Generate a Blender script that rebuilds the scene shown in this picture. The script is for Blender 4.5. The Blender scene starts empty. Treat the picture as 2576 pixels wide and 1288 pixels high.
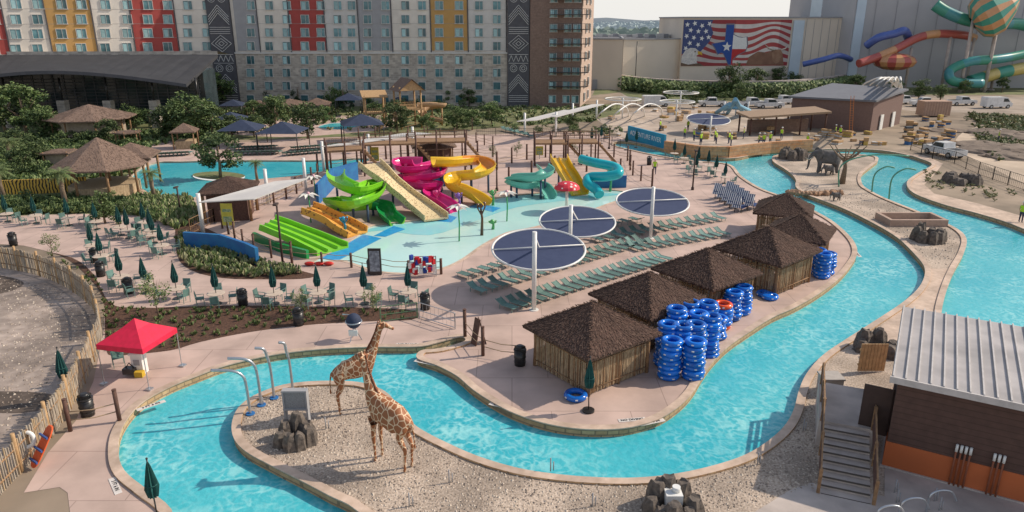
import bpy,math,random
from mathutils import Vector,Matrix,Quaternion
from mathutils.geometry import delaunay_2d_cdt
R=random.Random(7)
F=1800.0;TH=math.radians(18.3);H=17.0
sc=bpy.context.scene
def ray(u,v):
    a=(v-644)/F
    return Vector(((u-1288)/F,math.cos(TH)-a*math.sin(TH),-math.sin(TH)-a*math.cos(TH)))
def P(u,v,z=0.0):
    d=ray(u,v);t=(z-H)/d.z
    return Vector((0,0,H))+d*t
def PY(u,v,Y):
    d=ray(u,v);return Vector((0,0,H))+d*(Y/d.y)
def tall(u,vb,vt):
    p=P(u,vb);return p,PY(u,vt,p.y).z
def cr(pts,n=5,closed=False):
    pts=[Vector(p) for p in pts];out=[];N=len(pts)
    for i in range(N if closed else N-1):
        if closed:a,b,c,d=pts[(i-1)%N],pts[i],pts[(i+1)%N],pts[(i+2)%N]
        else:a,b,c,d=pts[max(i-1,0)],pts[i],pts[i+1],pts[min(i+2,N-1)]
        for k in range(n):
            t=k/n;out.append(0.5*((2*b)+(c-a)*t+(2*a-5*b+4*c-d)*t*t+(3*b-a-3*c+d)*t**3))
    if not closed:out.append(pts[-1])
    return out
# ---------------- materials
MC={}
def newmat(name):
    m=bpy.data.materials.new(name);m.use_nodes=True;nt=m.node_tree
    return m,nt,nt.nodes["Principled BSDF"]
def M(name,c1,c2=None,scale=4,rough=.75,bump=0.0,metal=0,detail=5,rnd=0,stretch=None,spec=None,patch=None):
    if name in MC:return MC[name]
    m,nt,b=newmat(name);N=nt.nodes;L=nt.links
    if c2 is None:c2=tuple(x*.82 for x in c1)
    tc=N.new("ShaderNodeTexCoord");nz=N.new("ShaderNodeTexNoise");nz.inputs["Scale"].default_value=scale;nz.inputs["Detail"].default_value=detail
    if stretch:
        mp=N.new("ShaderNodeMapping");mp.inputs["Scale"].default_value=stretch
        L.new(tc.outputs["Object"],mp.inputs[0]);L.new(mp.outputs[0],nz.inputs["Vector"])
    else:L.new(tc.outputs["Object"],nz.inputs["Vector"])
    rp=N.new("ShaderNodeMapRange");rp.inputs[1].default_value=.33;rp.inputs[2].default_value=.67
    mx=N.new("ShaderNodeMix");mx.data_type='RGBA';mx.inputs[6].default_value=(*c1,1);mx.inputs[7].default_value=(*c2,1)
    L.new(nz.outputs[0],rp.inputs[0]);L.new(rp.outputs[0],mx.inputs[0])
    out=mx.outputs[2]
    if patch:
        n2=N.new("ShaderNodeTexNoise");n2.inputs["Scale"].default_value=patch[0];n2.inputs["Detail"].default_value=8;L.new(tc.outputs["Object"],n2.inputs["Vector"])
        mr=N.new("ShaderNodeMapRange");mr.inputs[1].default_value=.38;mr.inputs[2].default_value=.62;mr.inputs[3].default_value=patch[1];mr.inputs[4].default_value=patch[2]
        hs=N.new("ShaderNodeHueSaturation");L.new(n2.outputs[0],mr.inputs[0]);L.new(mr.outputs[0],hs.inputs["Value"]);L.new(out,hs.inputs["Color"]);out=hs.outputs[0]
    if rnd:
        oi=N.new("ShaderNodeObjectInfo");hs=N.new("ShaderNodeHueSaturation");mr=N.new("ShaderNodeMapRange")
        mr.inputs[3].default_value=1-rnd;mr.inputs[4].default_value=1+rnd
        L.new(oi.outputs["Random"],mr.inputs[0]);L.new(mr.outputs[0],hs.inputs["Value"]);L.new(out,hs.inputs["Color"]);out=hs.outputs[0]
    L.new(out,b.inputs["Base Color"])
    b.inputs["Roughness"].default_value=rough;b.inputs["Metallic"].default_value=metal
    if spec is not None:b.inputs["Specular IOR Level"].default_value=spec
    if bump:
        bp=N.new("ShaderNodeBump");bp.inputs["Strength"].default_value=min(1,bump);bp.inputs["Distance"].default_value=.05
        L.new(nz.outputs[0],bp.inputs["Height"]);L.new(bp.outputs[0],b.inputs["Normal"])
    MC[name]=m;return m
def Mbrick(name,c1,c2,mortar,w,h,ms=.02,wall=False,off=.5,noise=3,bump=.3,vr=(.82,1.12)):
    m,nt,b=newmat(name);N=nt.nodes;L=nt.links
    tc=N.new("ShaderNodeTexCoord");br=N.new("ShaderNodeTexBrick")
    if wall:
        sp=N.new("ShaderNodeSeparateXYZ");ad=N.new("ShaderNodeMath");ad.operation='ADD';cb=N.new("ShaderNodeCombineXYZ")
        L.new(tc.outputs["Object"],sp.inputs[0]);L.new(sp.outputs[0],ad.inputs[0]);L.new(sp.outputs[1],ad.inputs[1])
        L.new(ad.outputs[0],cb.inputs[0]);L.new(sp.outputs[2],cb.inputs[1]);L.new(cb.outputs[0],br.inputs[0])
    else:L.new(tc.outputs["Object"],br.inputs[0])
    br.inputs["Scale"].default_value=1;br.inputs["Brick Width"].default_value=w;br.inputs["Row Height"].default_value=h
    br.inputs["Mortar Size"].default_value=ms;br.offset=off
    br.inputs["Color1"].default_value=(*c1,1);br.inputs["Color2"].default_value=(*c2,1);br.inputs["Mortar"].default_value=(*mortar,1)
    nz=N.new("ShaderNodeTexNoise");nz.inputs["Scale"].default_value=noise;nz.inputs["Detail"].default_value=8;L.new(tc.outputs["Object"],nz.inputs["Vector"])
    mr=N.new("ShaderNodeMapRange");mr.inputs[1].default_value=.3;mr.inputs[2].default_value=.7;mr.inputs[3].default_value=vr[0];mr.inputs[4].default_value=vr[1]
    hs=N.new("ShaderNodeHueSaturation");L.new(nz.outputs[0],mr.inputs[0]);L.new(mr.outputs[0],hs.inputs["Value"]);L.new(br.outputs[0],hs.inputs["Color"])
    L.new(hs.outputs[0],b.inputs["Base Color"]);b.inputs["Roughness"].default_value=.85
    bp=N.new("ShaderNodeBump");bp.inputs["Strength"].default_value=bump;bp.inputs["Distance"].default_value=.03
    L.new(nz.outputs[0],bp.inputs["Height"]);L.new(bp.outputs[0],b.inputs["Normal"])
    MC[name]=m;return m
def Mwater(name,c1,c2,c3,cell=1.6,amt=.5,rip=.35,lo=.3):
    m,nt,b=newmat(name);N=nt.nodes;L=nt.links
    tc=N.new("ShaderNodeTexCoord");nz=N.new("ShaderNodeTexNoise");nz.inputs["Scale"].default_value=.11;nz.inputs["Detail"].default_value=4
    L.new(tc.outputs["Object"],nz.inputs["Vector"])
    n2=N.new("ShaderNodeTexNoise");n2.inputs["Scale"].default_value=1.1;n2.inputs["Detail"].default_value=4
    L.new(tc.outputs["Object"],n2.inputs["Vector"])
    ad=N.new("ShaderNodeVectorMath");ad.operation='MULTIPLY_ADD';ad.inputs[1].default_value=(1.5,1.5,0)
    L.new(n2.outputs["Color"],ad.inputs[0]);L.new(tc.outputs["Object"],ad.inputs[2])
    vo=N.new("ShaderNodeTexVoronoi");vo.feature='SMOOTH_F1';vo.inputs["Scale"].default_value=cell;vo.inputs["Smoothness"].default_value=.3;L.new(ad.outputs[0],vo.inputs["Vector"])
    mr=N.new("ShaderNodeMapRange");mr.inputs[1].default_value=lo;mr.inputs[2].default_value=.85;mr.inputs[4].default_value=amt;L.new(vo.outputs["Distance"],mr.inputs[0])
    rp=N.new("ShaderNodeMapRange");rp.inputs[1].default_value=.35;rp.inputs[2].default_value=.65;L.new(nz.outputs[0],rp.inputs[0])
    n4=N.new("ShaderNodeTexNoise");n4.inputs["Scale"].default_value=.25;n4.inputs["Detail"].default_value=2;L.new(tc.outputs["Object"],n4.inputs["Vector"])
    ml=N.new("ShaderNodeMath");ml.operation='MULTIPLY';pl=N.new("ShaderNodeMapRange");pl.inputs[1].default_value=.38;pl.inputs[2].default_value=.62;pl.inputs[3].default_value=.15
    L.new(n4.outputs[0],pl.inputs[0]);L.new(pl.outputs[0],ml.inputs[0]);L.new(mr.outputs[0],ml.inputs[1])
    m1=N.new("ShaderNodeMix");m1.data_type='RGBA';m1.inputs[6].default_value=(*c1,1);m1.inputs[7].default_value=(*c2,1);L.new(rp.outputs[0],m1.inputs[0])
    m2=N.new("ShaderNodeMix");m2.data_type='RGBA';m2.inputs[7].default_value=(*c3,1);L.new(m1.outputs[2],m2.inputs[6]);L.new(ml.outputs[0],m2.inputs[0])  # bright caustic light network painted into the water colour
    L.new(m2.outputs[2],b.inputs["Base Color"]);b.inputs["Roughness"].default_value=.05;b.inputs["IOR"].default_value=1.33
    bp=N.new("ShaderNodeBump");bp.inputs["Strength"].default_value=rip;bp.inputs["Distance"].default_value=.07
    n3=N.new("ShaderNodeTexNoise");n3.inputs["Scale"].default_value=3.6;n3.inputs["Detail"].default_value=5;L.new(tc.outputs["Object"],n3.inputs["Vector"])
    L.new(n3.outputs[0],bp.inputs["Height"]);L.new(bp.outputs[0],b.inputs["Normal"])
    MC[name]=m;return m
def Mspots(name,bg,spot,scale,thr,edge=False,stretch=(1,1,1)):
    m,nt,b=newmat(name);N=nt.nodes;L=nt.links
    tc=N.new("ShaderNodeTexCoord");mp=N.new("ShaderNodeMapping");mp.inputs["Scale"].default_value=stretch
    vo=N.new("ShaderNodeTexVoronoi");vo.inputs["Scale"].default_value=scale
    if edge:vo.feature='DISTANCE_TO_EDGE'
    L.new(tc.outputs["Object"],mp.inputs[0]);L.new(mp.outputs[0],vo.inputs["Vector"])
    mr=N.new("ShaderNodeMapRange");mr.inputs[1].default_value=thr;mr.inputs[2].default_value=thr+.03
    L.new(vo.outputs["Distance"],mr.inputs[0])
    mx=N.new("ShaderNodeMix");mx.data_type='RGBA'
    a,c=(bg,spot) if edge else (spot,bg)
    mx.inputs[6].default_value=(*a,1);mx.inputs[7].default_value=(*c,1);L.new(mr.outputs[0],mx.inputs[0]);L.new(mx.outputs[2],b.inputs["Base Color"])
    b.inputs["Roughness"].default_value=.6;MC[name]=m;return m
def Mwave(name,c1,c2,scale,axis='X',dist=3,thr=.5):
    m,nt,b=newmat(name);N=nt.nodes;L=nt.links
    tc=N.new("ShaderNodeTexCoord");w=N.new("ShaderNodeTexWave");w.bands_direction=axis
    w.inputs["Scale"].default_value=scale;w.inputs["Distortion"].default_value=dist;L.new(tc.outputs["Object"],w.inputs["Vector"])
    mr=N.new("ShaderNodeMapRange");mr.inputs[1].default_value=thr-.03;mr.inputs[2].default_value=thr+.03;L.new(w.outputs[1],mr.inputs[0])
    mx=N.new("ShaderNodeMix");mx.data_type='RGBA';mx.inputs[6].default_value=(*c1,1);mx.inputs[7].default_value=(*c2,1);L.new(mr.outputs[0],mx.inputs[0]);L.new(mx.outputs[2],b.inputs["Base Color"])
    b.inputs["Roughness"].default_value=.7;MC[name]=m;return m
DECK=Mbrick("deck_concrete",(.55,.405,.345),(.51,.38,.32),(.36,.26,.22),3.6,3.2,.022,noise=.5,bump=.1,vr=(.76,1.1))
COPE=M("coping_concrete",(.60,.46,.36),(.48,.36,.27),3,.8,.2,patch=(.6,.8,1.1))
STONE=Mbrick("rim_stone",(.48,.29,.15),(.56,.38,.21),(.26,.18,.11),.55,.22,.03,wall=True,noise=4)
GRAV=M("gravel",(.62,.51,.41),(.32,.25,.19),11,.95,1,detail=10,patch=(.35,.66,1.1))
SAND=M("raked_sand",(.44,.36,.305),(.28,.225,.19),1.8,.95,1,detail=10,patch=(.22,.6,1.15))
DIRT=M("dry_dirt",(.36,.28,.205),(.22,.175,.125),.25,.95,.4,detail=9,patch=(.03,.75,1.1))
ROAD=M("dirt_road",(.56,.45,.34),(.44,.35,.26),.6,.95,.3,detail=8,patch=(.15,.82,1.08))
GRASS=M("lawn",(.11,.15,.05),(.20,.19,.09),1.2,.95,.5,detail=8,patch=(.1,.7,1.2))
MULCH=M("mulch",(.055,.026,.016),(.12,.06,.035),7,.95,1,detail=9)
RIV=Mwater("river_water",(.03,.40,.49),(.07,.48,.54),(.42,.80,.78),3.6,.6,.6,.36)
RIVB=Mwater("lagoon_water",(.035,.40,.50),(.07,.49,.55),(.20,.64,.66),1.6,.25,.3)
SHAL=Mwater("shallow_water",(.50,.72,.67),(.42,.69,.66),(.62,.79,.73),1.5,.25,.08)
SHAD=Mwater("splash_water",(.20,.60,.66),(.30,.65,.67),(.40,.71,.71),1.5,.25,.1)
BLUEF=M("blue_pool_floor",(.01,.25,.58),(.03,.35,.66),2,.3)
THA=M("thatch",(.115,.064,.045),(.055,.032,.025),11,.95,.9,patch=(.8,.8,1.15))
THB=M("thatch_light",(.16,.098,.07),(.09,.056,.042),14,.95,.8)
THD=M("palapa_thatch",(.24,.165,.125),(.16,.105,.08),8,.95,.8)
THE=M("palapa_thatch_light",(.27,.19,.14),(.18,.12,.09),8,.95,.8)
REED=M("reed",(.50,.38,.24),(.28,.20,.12),9,.9,.3,stretch=(1,1,.3))
REED2=M("reed_grey",(.45,.39,.31),(.23,.19,.15),9,.9,.3,stretch=(1,1,.3))
WOOD=M("wood_post",(.32,.19,.095),(.2,.115,.06),6,.8,.2)
DWOOD=M("dark_wood",(.13,.065,.045),(.08,.04,.03),6,.8,.2)
TWOOD=M("timber",(.50,.32,.16),(.36,.225,.11),5,.8,.2)
WHITE=M("white_paint",(.78,.78,.75),(.7,.7,.67),3,.4)
BLACK=M("black_metal",(.015,.015,.017),(.03,.03,.03),4,.35)
STEEL=M("steel",(.5,.53,.56),(.42,.45,.48),5,.3,metal=.7)
NAVY=M("navy_mesh",(.03,.045,.105),(.038,.055,.12),2,.8)
NAVY2=M("navy_canvas",(.018,.03,.065),(.028,.042,.085),2,.8)
TEAL=M("teal_sling",(.125,.225,.20),(.085,.17,.15),4,.7,rnd=.3)
TEALF=M("teal_frame",(.17,.29,.26),(.12,.22,.20),4,.5)
DGREEN=M("umbrella_green",(.008,.08,.075),(.005,.048,.044),5,.8,rnd=.15)
BTUBE=M("tube_blue",(.005,.12,.56),(.01,.19,.70),3,.16,rnd=.25)
OTUBE=M("tube_orange",(.85,.12,.02),(.8,.08,.02),3,.2)
RED=M("red_canvas",(.72,.012,.06),(.6,.01,.045),3,.6)
REDP=M("red_plastic",(.65,.03,.02),None,3,.4)
BEIGE=M("stucco_beige",(.72,.665,.59),(.65,.60,.53),.8,.9,patch=(.12,.9,1.05))
SGREY=M("stucco_grey",(.35,.35,.36),(.31,.31,.32),.8,.9)
SRED=M("stucco_red",(.40,.075,.065),(.35,.065,.055),.8,.9)
SGOLD=M("stucco_gold",(.52,.31,.11),(.47,.275,.095),.8,.9)
SLG=M("stucco_lightgrey",(.60,.58,.55),(.54,.52,.49),.8,.9)
LIME=Mbrick("limestone",(.54,.48,.41),(.34,.30,.26),(.50,.45,.39),1.1,.4,.04,wall=True,noise=1.2)
BRB=Mbrick("brown_brick",(.25,.165,.13),(.215,.14,.11),(.2,.155,.13),.6,.25,.015,wall=True)
CHAR=M("charcoal",(.10,.10,.112),(.08,.08,.09),1,.9)
DGL=M("dark_glass",(.02,.03,.035),(.04,.06,.065),.6,.12)
TGL=M("teal_glass",(.12,.26,.285),(.05,.145,.165),.7,.12,rnd=.5)
CURT=M("window_curtain",(.26,.45,.46),(.36,.52,.52),2,.5,rnd=.35)
BROWN=Mbrick("brown_siding",(.095,.053,.042),(.10,.056,.044),(.07,.04,.03),30,.25,.02,wall=True)
ORNG=M("orange_band",(.50,.13,.04),(.43,.11,.033),1,.8,patch=(.5,.85,1.1))
ROOFM=M("metal_roof",(.47,.44,.425),(.35,.33,.32),.7,.5,metal=.1,patch=(.5,.85,1.1))
ROOFG=M("grey_roof",(.16,.16,.17),(.12,.12,.13),1,.8)
CONC=M("plain_concrete",(.52,.45,.40),(.42,.365,.33),1,.85,.1,patch=(.6,.8,1.1))
TILT=M("tilt_wall",(.72,.635,.53),(.66,.585,.49),.15,.9,patch=(.05,.92,1.05))
TILT2=M("tilt_wall_grey",(.46,.455,.46),(.415,.41,.42),.1,.9,patch=(.04,.9,1.06))
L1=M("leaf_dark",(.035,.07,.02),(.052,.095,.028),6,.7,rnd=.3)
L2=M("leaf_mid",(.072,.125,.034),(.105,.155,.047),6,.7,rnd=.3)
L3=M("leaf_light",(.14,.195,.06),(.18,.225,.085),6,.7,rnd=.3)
C1=M("conifer_dark",(.022,.05,.022),(.04,.075,.035),6,.8,rnd=.2)
GR=M("grass_tuft",(.22,.24,.12),(.32,.30,.17),4,.8,rnd=.2)
BARK=M("bark",(.16,.115,.075),(.24,.18,.13),8,.9,.5)
ROCK=M("rock_stump",(.17,.14,.115),(.075,.063,.054),5,.9,1)
GIR=Mspots("giraffe_hide",(.66,.49,.32),(.29,.105,.038),3.6,.045,True,(1,1,.85))
ELE=M("elephant_skin",(.15,.14,.135),(.095,.088,.083),3,.9,.5)
SKIN=M("skin",(.45,.27,.19),None,3,.6)
HIVIS=M("hivis_vest",(.45,.75,.03),None,3,.7)
JEAN=M("jeans",(.03,.045,.09),None,3,.9)
def col(n,c,r=.3):return M(n,c,tuple(x*.9 for x in c),1.5,r)
# ---------------- mesh builder
class MB:
    def __init__(s):s.v=[];s.f=[];s.m=[];s.s=[]
    def add(s,vs,fs,m=0,T=None,sm=False):
        o=len(s.v)
        for v in vs:
            v=Vector(v)
            s.v.append(T@v if T else v)
        for f in fs:s.f.append([o+i for i in f]);s.m.append(m);s.s.append(sm)
    def box(s,c,d,m=0,rz=0,T=None):
        x,y,z=d[0]/2,d[1]/2,d[2]/2
        vs=[Vector((a*x,b*y,e*z)) for e in(-1,1) for a,b in((-1,-1),(1,-1),(1,1),(-1,1))]
        q=Matrix.Translation(Vector(c))@Matrix.Rotation(rz,4,'Z')
        if T:q=T@q
        s.add(vs,[(3,2,1,0),(4,5,6,7),(0,1,5,4),(1,2,6,5),(2,3,7,6),(3,0,4,7)],m,q)
    def beam(s,a,b,w,h,m=0):
        a=Vector(a);b=Vector(b);t=(b-a).normalized();sd=t.cross(Vector((0,0,1)))
        if sd.length<.01:sd=Vector((1,0,0))
        sd.normalize();up=sd.cross(t)
        vs=[p+sd*i*w/2+up*j*h/2 for p in(a,b) for i,j in((-1,-1),(1,-1),(1,1),(-1,1))]
        s.add(vs,[(0,1,2,3),(7,6,5,4),(0,4,5,1),(1,5,6,2),(2,6,7,3),(3,7,4,0)],m)
    def prism(s,loop,z0,z1,m=0,mt=None):
        n=len(loop);ar=sum(loop[i][0]*loop[(i+1)%n][1]-loop[(i+1)%n][0]*loop[i][1] for i in range(n))
        if ar<0:loop=loop[::-1]
        vs=[(p[0],p[1],z0) for p in loop]+[(p[0],p[1],z1) for p in loop]
        s.add(vs,[(i,(i+1)%n,n+(i+1)%n,n+i) for i in range(n)],m)
        s.add(vs[n:],[tuple(range(n))],m if mt is None else mt)
    def sweep(s,pts,sec,m=0,closed=True,rad=None,caps=True,sm=True,up=Vector((0,0,1)),ring=False,mf=None):
        pts=[Vector(p) for p in pts];n=len(sec);vs=[];N=len(pts);last=None
        for i,p in enumerate(pts):
            a=pts[(i-1)%N] if ring else pts[max(i-1,0)];b=pts[(i+1)%N] if ring else pts[min(i+1,N-1)]
            t=(b-a).normalized();sd=t.cross(up)
            if sd.length<.15:
                sd=(last-t*last.dot(t)) if last is not None else t.cross(Vector((0,1,0)))
            sd.normalize();last=sd;u=sd.cross(t);r=1 if rad is None else (rad[i] if isinstance(rad,list) else rad)
            for x,y in sec:vs.append(p+sd*x*r+u*y*r)
        for i in range(N if ring else N-1):
            i2=(i+1)%N
            mm=m if mf is None else mf(i)
            for k in range(n if closed else n-1):
                k2=(k+1)%n
                s.f.append([len(s.v)+i*n+k,len(s.v)+i*n+k2,len(s.v)+i2*n+k2,len(s.v)+i2*n+k]);s.m.append(mm);s.s.append(sm)
        if caps and not ring and closed:
            s.f.append([len(s.v)+k for k in range(n)][::-1]);s.m.append(m);s.s.append(False)
            s.f.append([len(s.v)+(N-1)*n+k for k in range(n)]);s.m.append(m);s.s.append(False)
        s.v.extend(vs)
    def tube(s,pts,r,n=8,m=0,**k):
        s.sweep(pts,[(math.cos(2*math.pi*i/n),math.sin(2*math.pi*i/n)) for i in range(n)],m,rad=r,**k)
    def cyl(s,a,b,r0,r1=None,n=10,m=0):
        s.tube([a,b],[r0,r0 if r1 is None else r1],n,m)
    def torus(s,c,Rr,r,m=0,n=24,k=8,T=None):
        vs=[];fs=[]
        for i in range(n):
            a=2*math.pi*i/n
            for j in range(k):
                b=2*math.pi*j/k;q=Rr+r*math.cos(b);vs.append(Vector(c)+Vector((q*math.cos(a),q*math.sin(a),r*math.sin(b))))
        for i in range(n):
            for j in range(k):
                fs.append((i*k+j,((i+1)%n)*k+j,((i+1)%n)*k+(j+1)%k,i*k+(j+1)%k))
        s.add(vs,fs,m,T,True)
    def sphere(s,c,r,m=0,n=10,k=7,sc3=(1,1,1),jit=0):
        vs=[];fs=[]
        for j in range(k+1):
            th=math.pi*j/k
            for i in range(n):
                a=2*math.pi*i/n;q=r*(1+R.uniform(-jit,jit))
                vs.append(Vector(c)+Vector((q*math.sin(th)*math.cos(a)*sc3[0],q*math.sin(th)*math.sin(a)*sc3[1],q*math.cos(th)*sc3[2])))
        for j in range(k):
            for i in range(n):fs.append((j*n+i,(j+1)*n+i,(j+1)*n+(i+1)%n,j*n+(i+1)%n))
        s.add(vs,fs,m,None,jit==0)
    def mesh(s,name,mats):
        me=bpy.data.meshes.new(name);me.from_pydata([tuple(v) for v in s.v],[],s.f)
        for m in mats:me.materials.append(m)
        me.polygons.foreach_set("material_index",s.m);me.polygons.foreach_set("use_smooth",s.s);me.update();return me
def link(o):sc.collection.objects.link(o);return o
def mobj(name,me,parent=None,loc=(0,0,0),rz=0,scl=1):
    o=bpy.data.objects.new(name,me);link(o);o.location=loc;o.rotation_euler=(0,0,rz)
    o.scale=(scl,)*3 if not isinstance(scl,tuple) else scl
    if parent:o.parent=parent
    return o
def tag(o,label,cat,group=None):
    o["label"]=label;o["category"]=cat
    if group:o["group"]=group
    return o
def root(name,loc,label,cat,group=None,rz=0,scl=1):
    return tag(mobj(name,None,None,loc,rz,scl),label,cat,group)
class Tpl:
    def __init__(s,name,cat,parts,label,group=None):s.name=name;s.cat=cat;s.parts=parts;s.label=label;s.group=group
    def put(s,loc,rz=0,scl=1,label=None):
        if len(s.parts)==1:o=mobj(s.name,s.parts[0][1],None,loc,rz,scl)
        else:
            o=mobj(s.name,None,None,loc,rz,scl)
            for p in s.parts:
                c=mobj(p[0],p[1],o)
                if len(p)>3:c.location=p[3]
        return tag(o,label or s.label,s.cat,s.group)
def single(name,mb,mats,label,cat,group=None,**k):
    return tag(mobj(name,mb.mesh(name,mats),**k),label,cat,group)
def struct(o):o["kind"]="structure";return o
# ---------------- ground regions
def inside(p,loop):
    x,y=p[0],p[1];c=False;j=len(loop)-1
    for i in range(len(loop)):
        xi,yi=loop[i][0],loop[i][1];xj,yj=loop[j][0],loop[j][1]
        if (yi>y)!=(yj>y) and x<(xj-xi)*(y-yi)/(yj-yi)+xi:c=not c
        j=i
    return c
def region(name,keep,cut,z,mat,kind="structure"):
    vs=[];es=[]
    for lp in keep+cut:
        o=len(vs);n=len(lp)
        for p in lp:vs.append(Vector((p[0],p[1])))
        es+=[(o+i,o+(i+1)%n) for i in range(n)]
    r=delaunay_2d_cdt(vs,es,[],0,1e-4)
    V=r[0];fs=[]
    for f in r[2]:
        c=sum((V[i] for i in f),Vector((0,0)))/len(f)
        if any(inside(c,l) for l in keep) and not any(inside(c,l) for l in cut):
            a,b,d=V[f[0]],V[f[1]],V[f[2]]
            if (b-a).cross(d-a)<0:f=f[::-1]
            fs.append(list(f))
    mb=MB();mb.add([(v.x,v.y,z) for v in V],fs)
    o=mobj(name,mb.mesh(name,[mat]));o["kind"]=kind;return o
def L(pts,n=4,z=0):return [Vector((p.x,p.y)) for p in cr([P(u,v,z) for u,v in pts],n,True)]
def L0(pts):return [Vector((P(u,v).x,P(u,v).y)) for u,v in pts]
river=L([(480,1400),(430,1288),(365,1235),(312,1190),(296,1140),(306,1080),(350,1022),(420,980),(500,947),(570,922),(680,897),(800,882),(920,876),(1000,876),(1060,874),(1110,862),(1160,850),(1170,862),(1110,880),(1060,886),(1052,905),(1100,922),(1150,948),(1190,982),(1240,1015),(1300,1045),(1380,1070),(1460,1082),(1540,1083),(1600,1075),(1660,1055),(1710,1022),(1742,988),(1765,950),(1790,915),(1830,875),(1880,840),(1940,802),(2000,775),(2060,740),(2110,702),(2142,665),(2155,638),(2148,612),(2125,585),(2090,556),(2040,528),(1980,500),(1915,476),(1865,445),(1835,415),(1760,407),(1690,398),(1610,383),(1545,366),(1560,356),(1620,364),(1700,384),(1780,396),(1850,399),(1920,384),(2000,379),(2100,376),(2200,378),(2270,388),(2320,402),(2345,416),(2310,437),(2282,460),(2300,488),(2380,518),(2450,536),(2530,560),(2600,588),(2700,625),(2760,860),(2500,850),(2372,835),(2366,790),(2380,730),(2400,680),(2422,640),(2430,605),(2410,580),(2360,555),(2300,530),(2230,502),(2190,482),(2168,465),(2167,440),(2190,420),(2208,405),(2195,393),(2100,387),(2000,387),(1948,393),(1946,408),(1972,425),(1992,440),(2003,455),(2002,470),(2022,488),(2075,508),(2130,530),(2200,565),(2258,600),(2300,640),(2325,672),(2326,700),(2308,732),(2268,767),(2200,812),(2130,857),(2072,897),(2032,942),(2012,985),(2000,1030),(1980,1070),(1940,1110),(1880,1148),(1800,1176),(1700,1198),(1600,1208),(1500,1207),(1400,1199),(1300,1183),(1200,1153),(1120,1118),(1062,1088),(1035,1068),(1010,1040),(982,1002),(950,980),(900,966),(830,963),(760,966),(700,976),(640,1000),(602,1030),(586,1070),(592,1108),(622,1140),(680,1172),(760,1213),(830,1250),(900,1288),(1000,1400)],4)
lagoon=L([(330,448),(360,420),(400,408),(460,407),(520,405),(600,404),(700,404),(800,404),(870,400),(930,400),(900,415),(850,424),(790,436),(720,446),(650,452),(600,458),(530,470),(505,492),(450,504),(400,495),(355,475)],4)
isl=L([(485,438),(520,432),(570,432),(615,440),(600,449),(550,452),(500,447)],4)
splash=L([(788,660),(860,655),(955,683),(1060,686),(1120,672),(1165,650),(1215,615),(1275,585),(1340,572),(1440,545),(1530,512),(1590,490),(1540,478),(1440,480),(1330,488),(1240,500),(1150,528),(1060,552),(980,562),(930,570),(905,590),(860,620)],4)
spool2=L([(800,320),(830,310),(870,308),(930,300),(940,306),(900,318),(850,326)],3)
ws=[river,lagoon,splash,spool2]
ZW=-.32
B=4000
region("ground",[[Vector((-B,-60)),Vector((B,-60)),Vector((B,9000)),Vector((-B,9000))]],ws,0,DIRT)
deck=L0([(-250,552),(200,538),(430,545),(500,520),(470,505),(340,500),(320,440),(370,395),(380,372),(600,358),(850,345),(1100,342),(1300,336),(1450,330),(1560,345),(1640,390),(1840,410),(1960,470),(2180,560),(2240,640),(2230,720),(2100,790),(1900,900),(1880,1030),(1760,1120),(1550,1150),(1350,1130),(1200,1080),(1060,980),(1000,930),(700,940),(500,1000),(420,1060),(400,1150),(430,1240),(520,1400),(190,1400),(170,1240),(150,1226),(60,1240),(120,1140),(190,1060),(235,960),(262,830),(262,740),(230,690),(150,640),(60,618),(-250,600)])
region("pool_deck",[deck],ws,.012,DECK)
region("lagoon_island",[isl],[],.0,GRASS)
grav=L0([(500,1150),(540,1030),(650,940),(920,930),(1040,980),(1100,1060),(1200,1100),(1500,1150),(1800,1120),(1920,1000),(2000,880),(2200,750),(2260,690),(2200,620),(2050,540),(1970,475),(1900,410),(1935,390),(2100,382),(2230,386),(2230,440),(2220,470),(2480,560),(2470,640),(2480,850),(2900,900),(3000,1900),(1000,1900),(700,1260),(600,1200)])
region("gravel_ground",[grav],ws,.006,GRAV)
region("sand_lot",[L([(-400,690),(0,660),(130,700),(230,770),(262,840),(225,930),(150,1050),(0,1210),(-250,1400)],4)],[],.006,SAND)
region("dirt_patch",[L([(-60,990),(40,985),(130,992),(160,1005),(110,1030),(30,1040),(-60,1030)],4),L([(-80,690),(10,695),(60,712),(20,735),(-60,740)],4)],[],.011,M("wet_soil",(.06,.045,.035),(.13,.10,.08),1.5,.95,1))
region("planting_bed",[L([(85,628),(180,648),(235,690),(272,758),(335,775),(520,770),(700,770),(900,774),(1020,779),(1056,790),(1035,805),(950,808),(800,816),(700,826),(600,841),(500,862),(430,882),(330,892),(272,892),(264,830),(258,745),(205,680),(150,642)],3)],[],.022,MULCH)
region("lower_planting_bed",[L([(448,560),(520,575),(640,640),(680,665),(790,690),(760,702),(650,703),(560,700),(480,680),(445,640)],3)],[],.022,MULCH)
region("path",[L0([(2328,676),(2402,676),(2364,800),(2340,860),(2180,860),(2240,800),(2320,735)])],ws,.016,COPE)
region("river_walk",[L0([(2230,384),(2330,392),(2372,412),(2350,440),(2325,465),(2350,487),(2460,512),(2576,545),(2700,590),(2700,640),(2450,560),(2250,480),(2280,420)])],ws,.014,COPE)
region("utility_pad",[L0([(1900,1288),(1985,1235),(2040,1215),(2225,1250),(2225,1170),(2700,1250),(2700,1500),(1800,1500)])],[],.018,CONC)
region("lawn",[L0([(-200,600),(-200,300),(380,300),(560,270),(1560,262),(1560,300),(1200,325),(1000,340),(600,352),(385,368),(340,440),(450,495),(440,548),(200,540)])],ws,.004,GRASS)
region("sidewalk",[L0([(330,350),(400,345),(440,352),(430,372),(380,380),(330,372)])],ws,.01,DECK)
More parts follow.
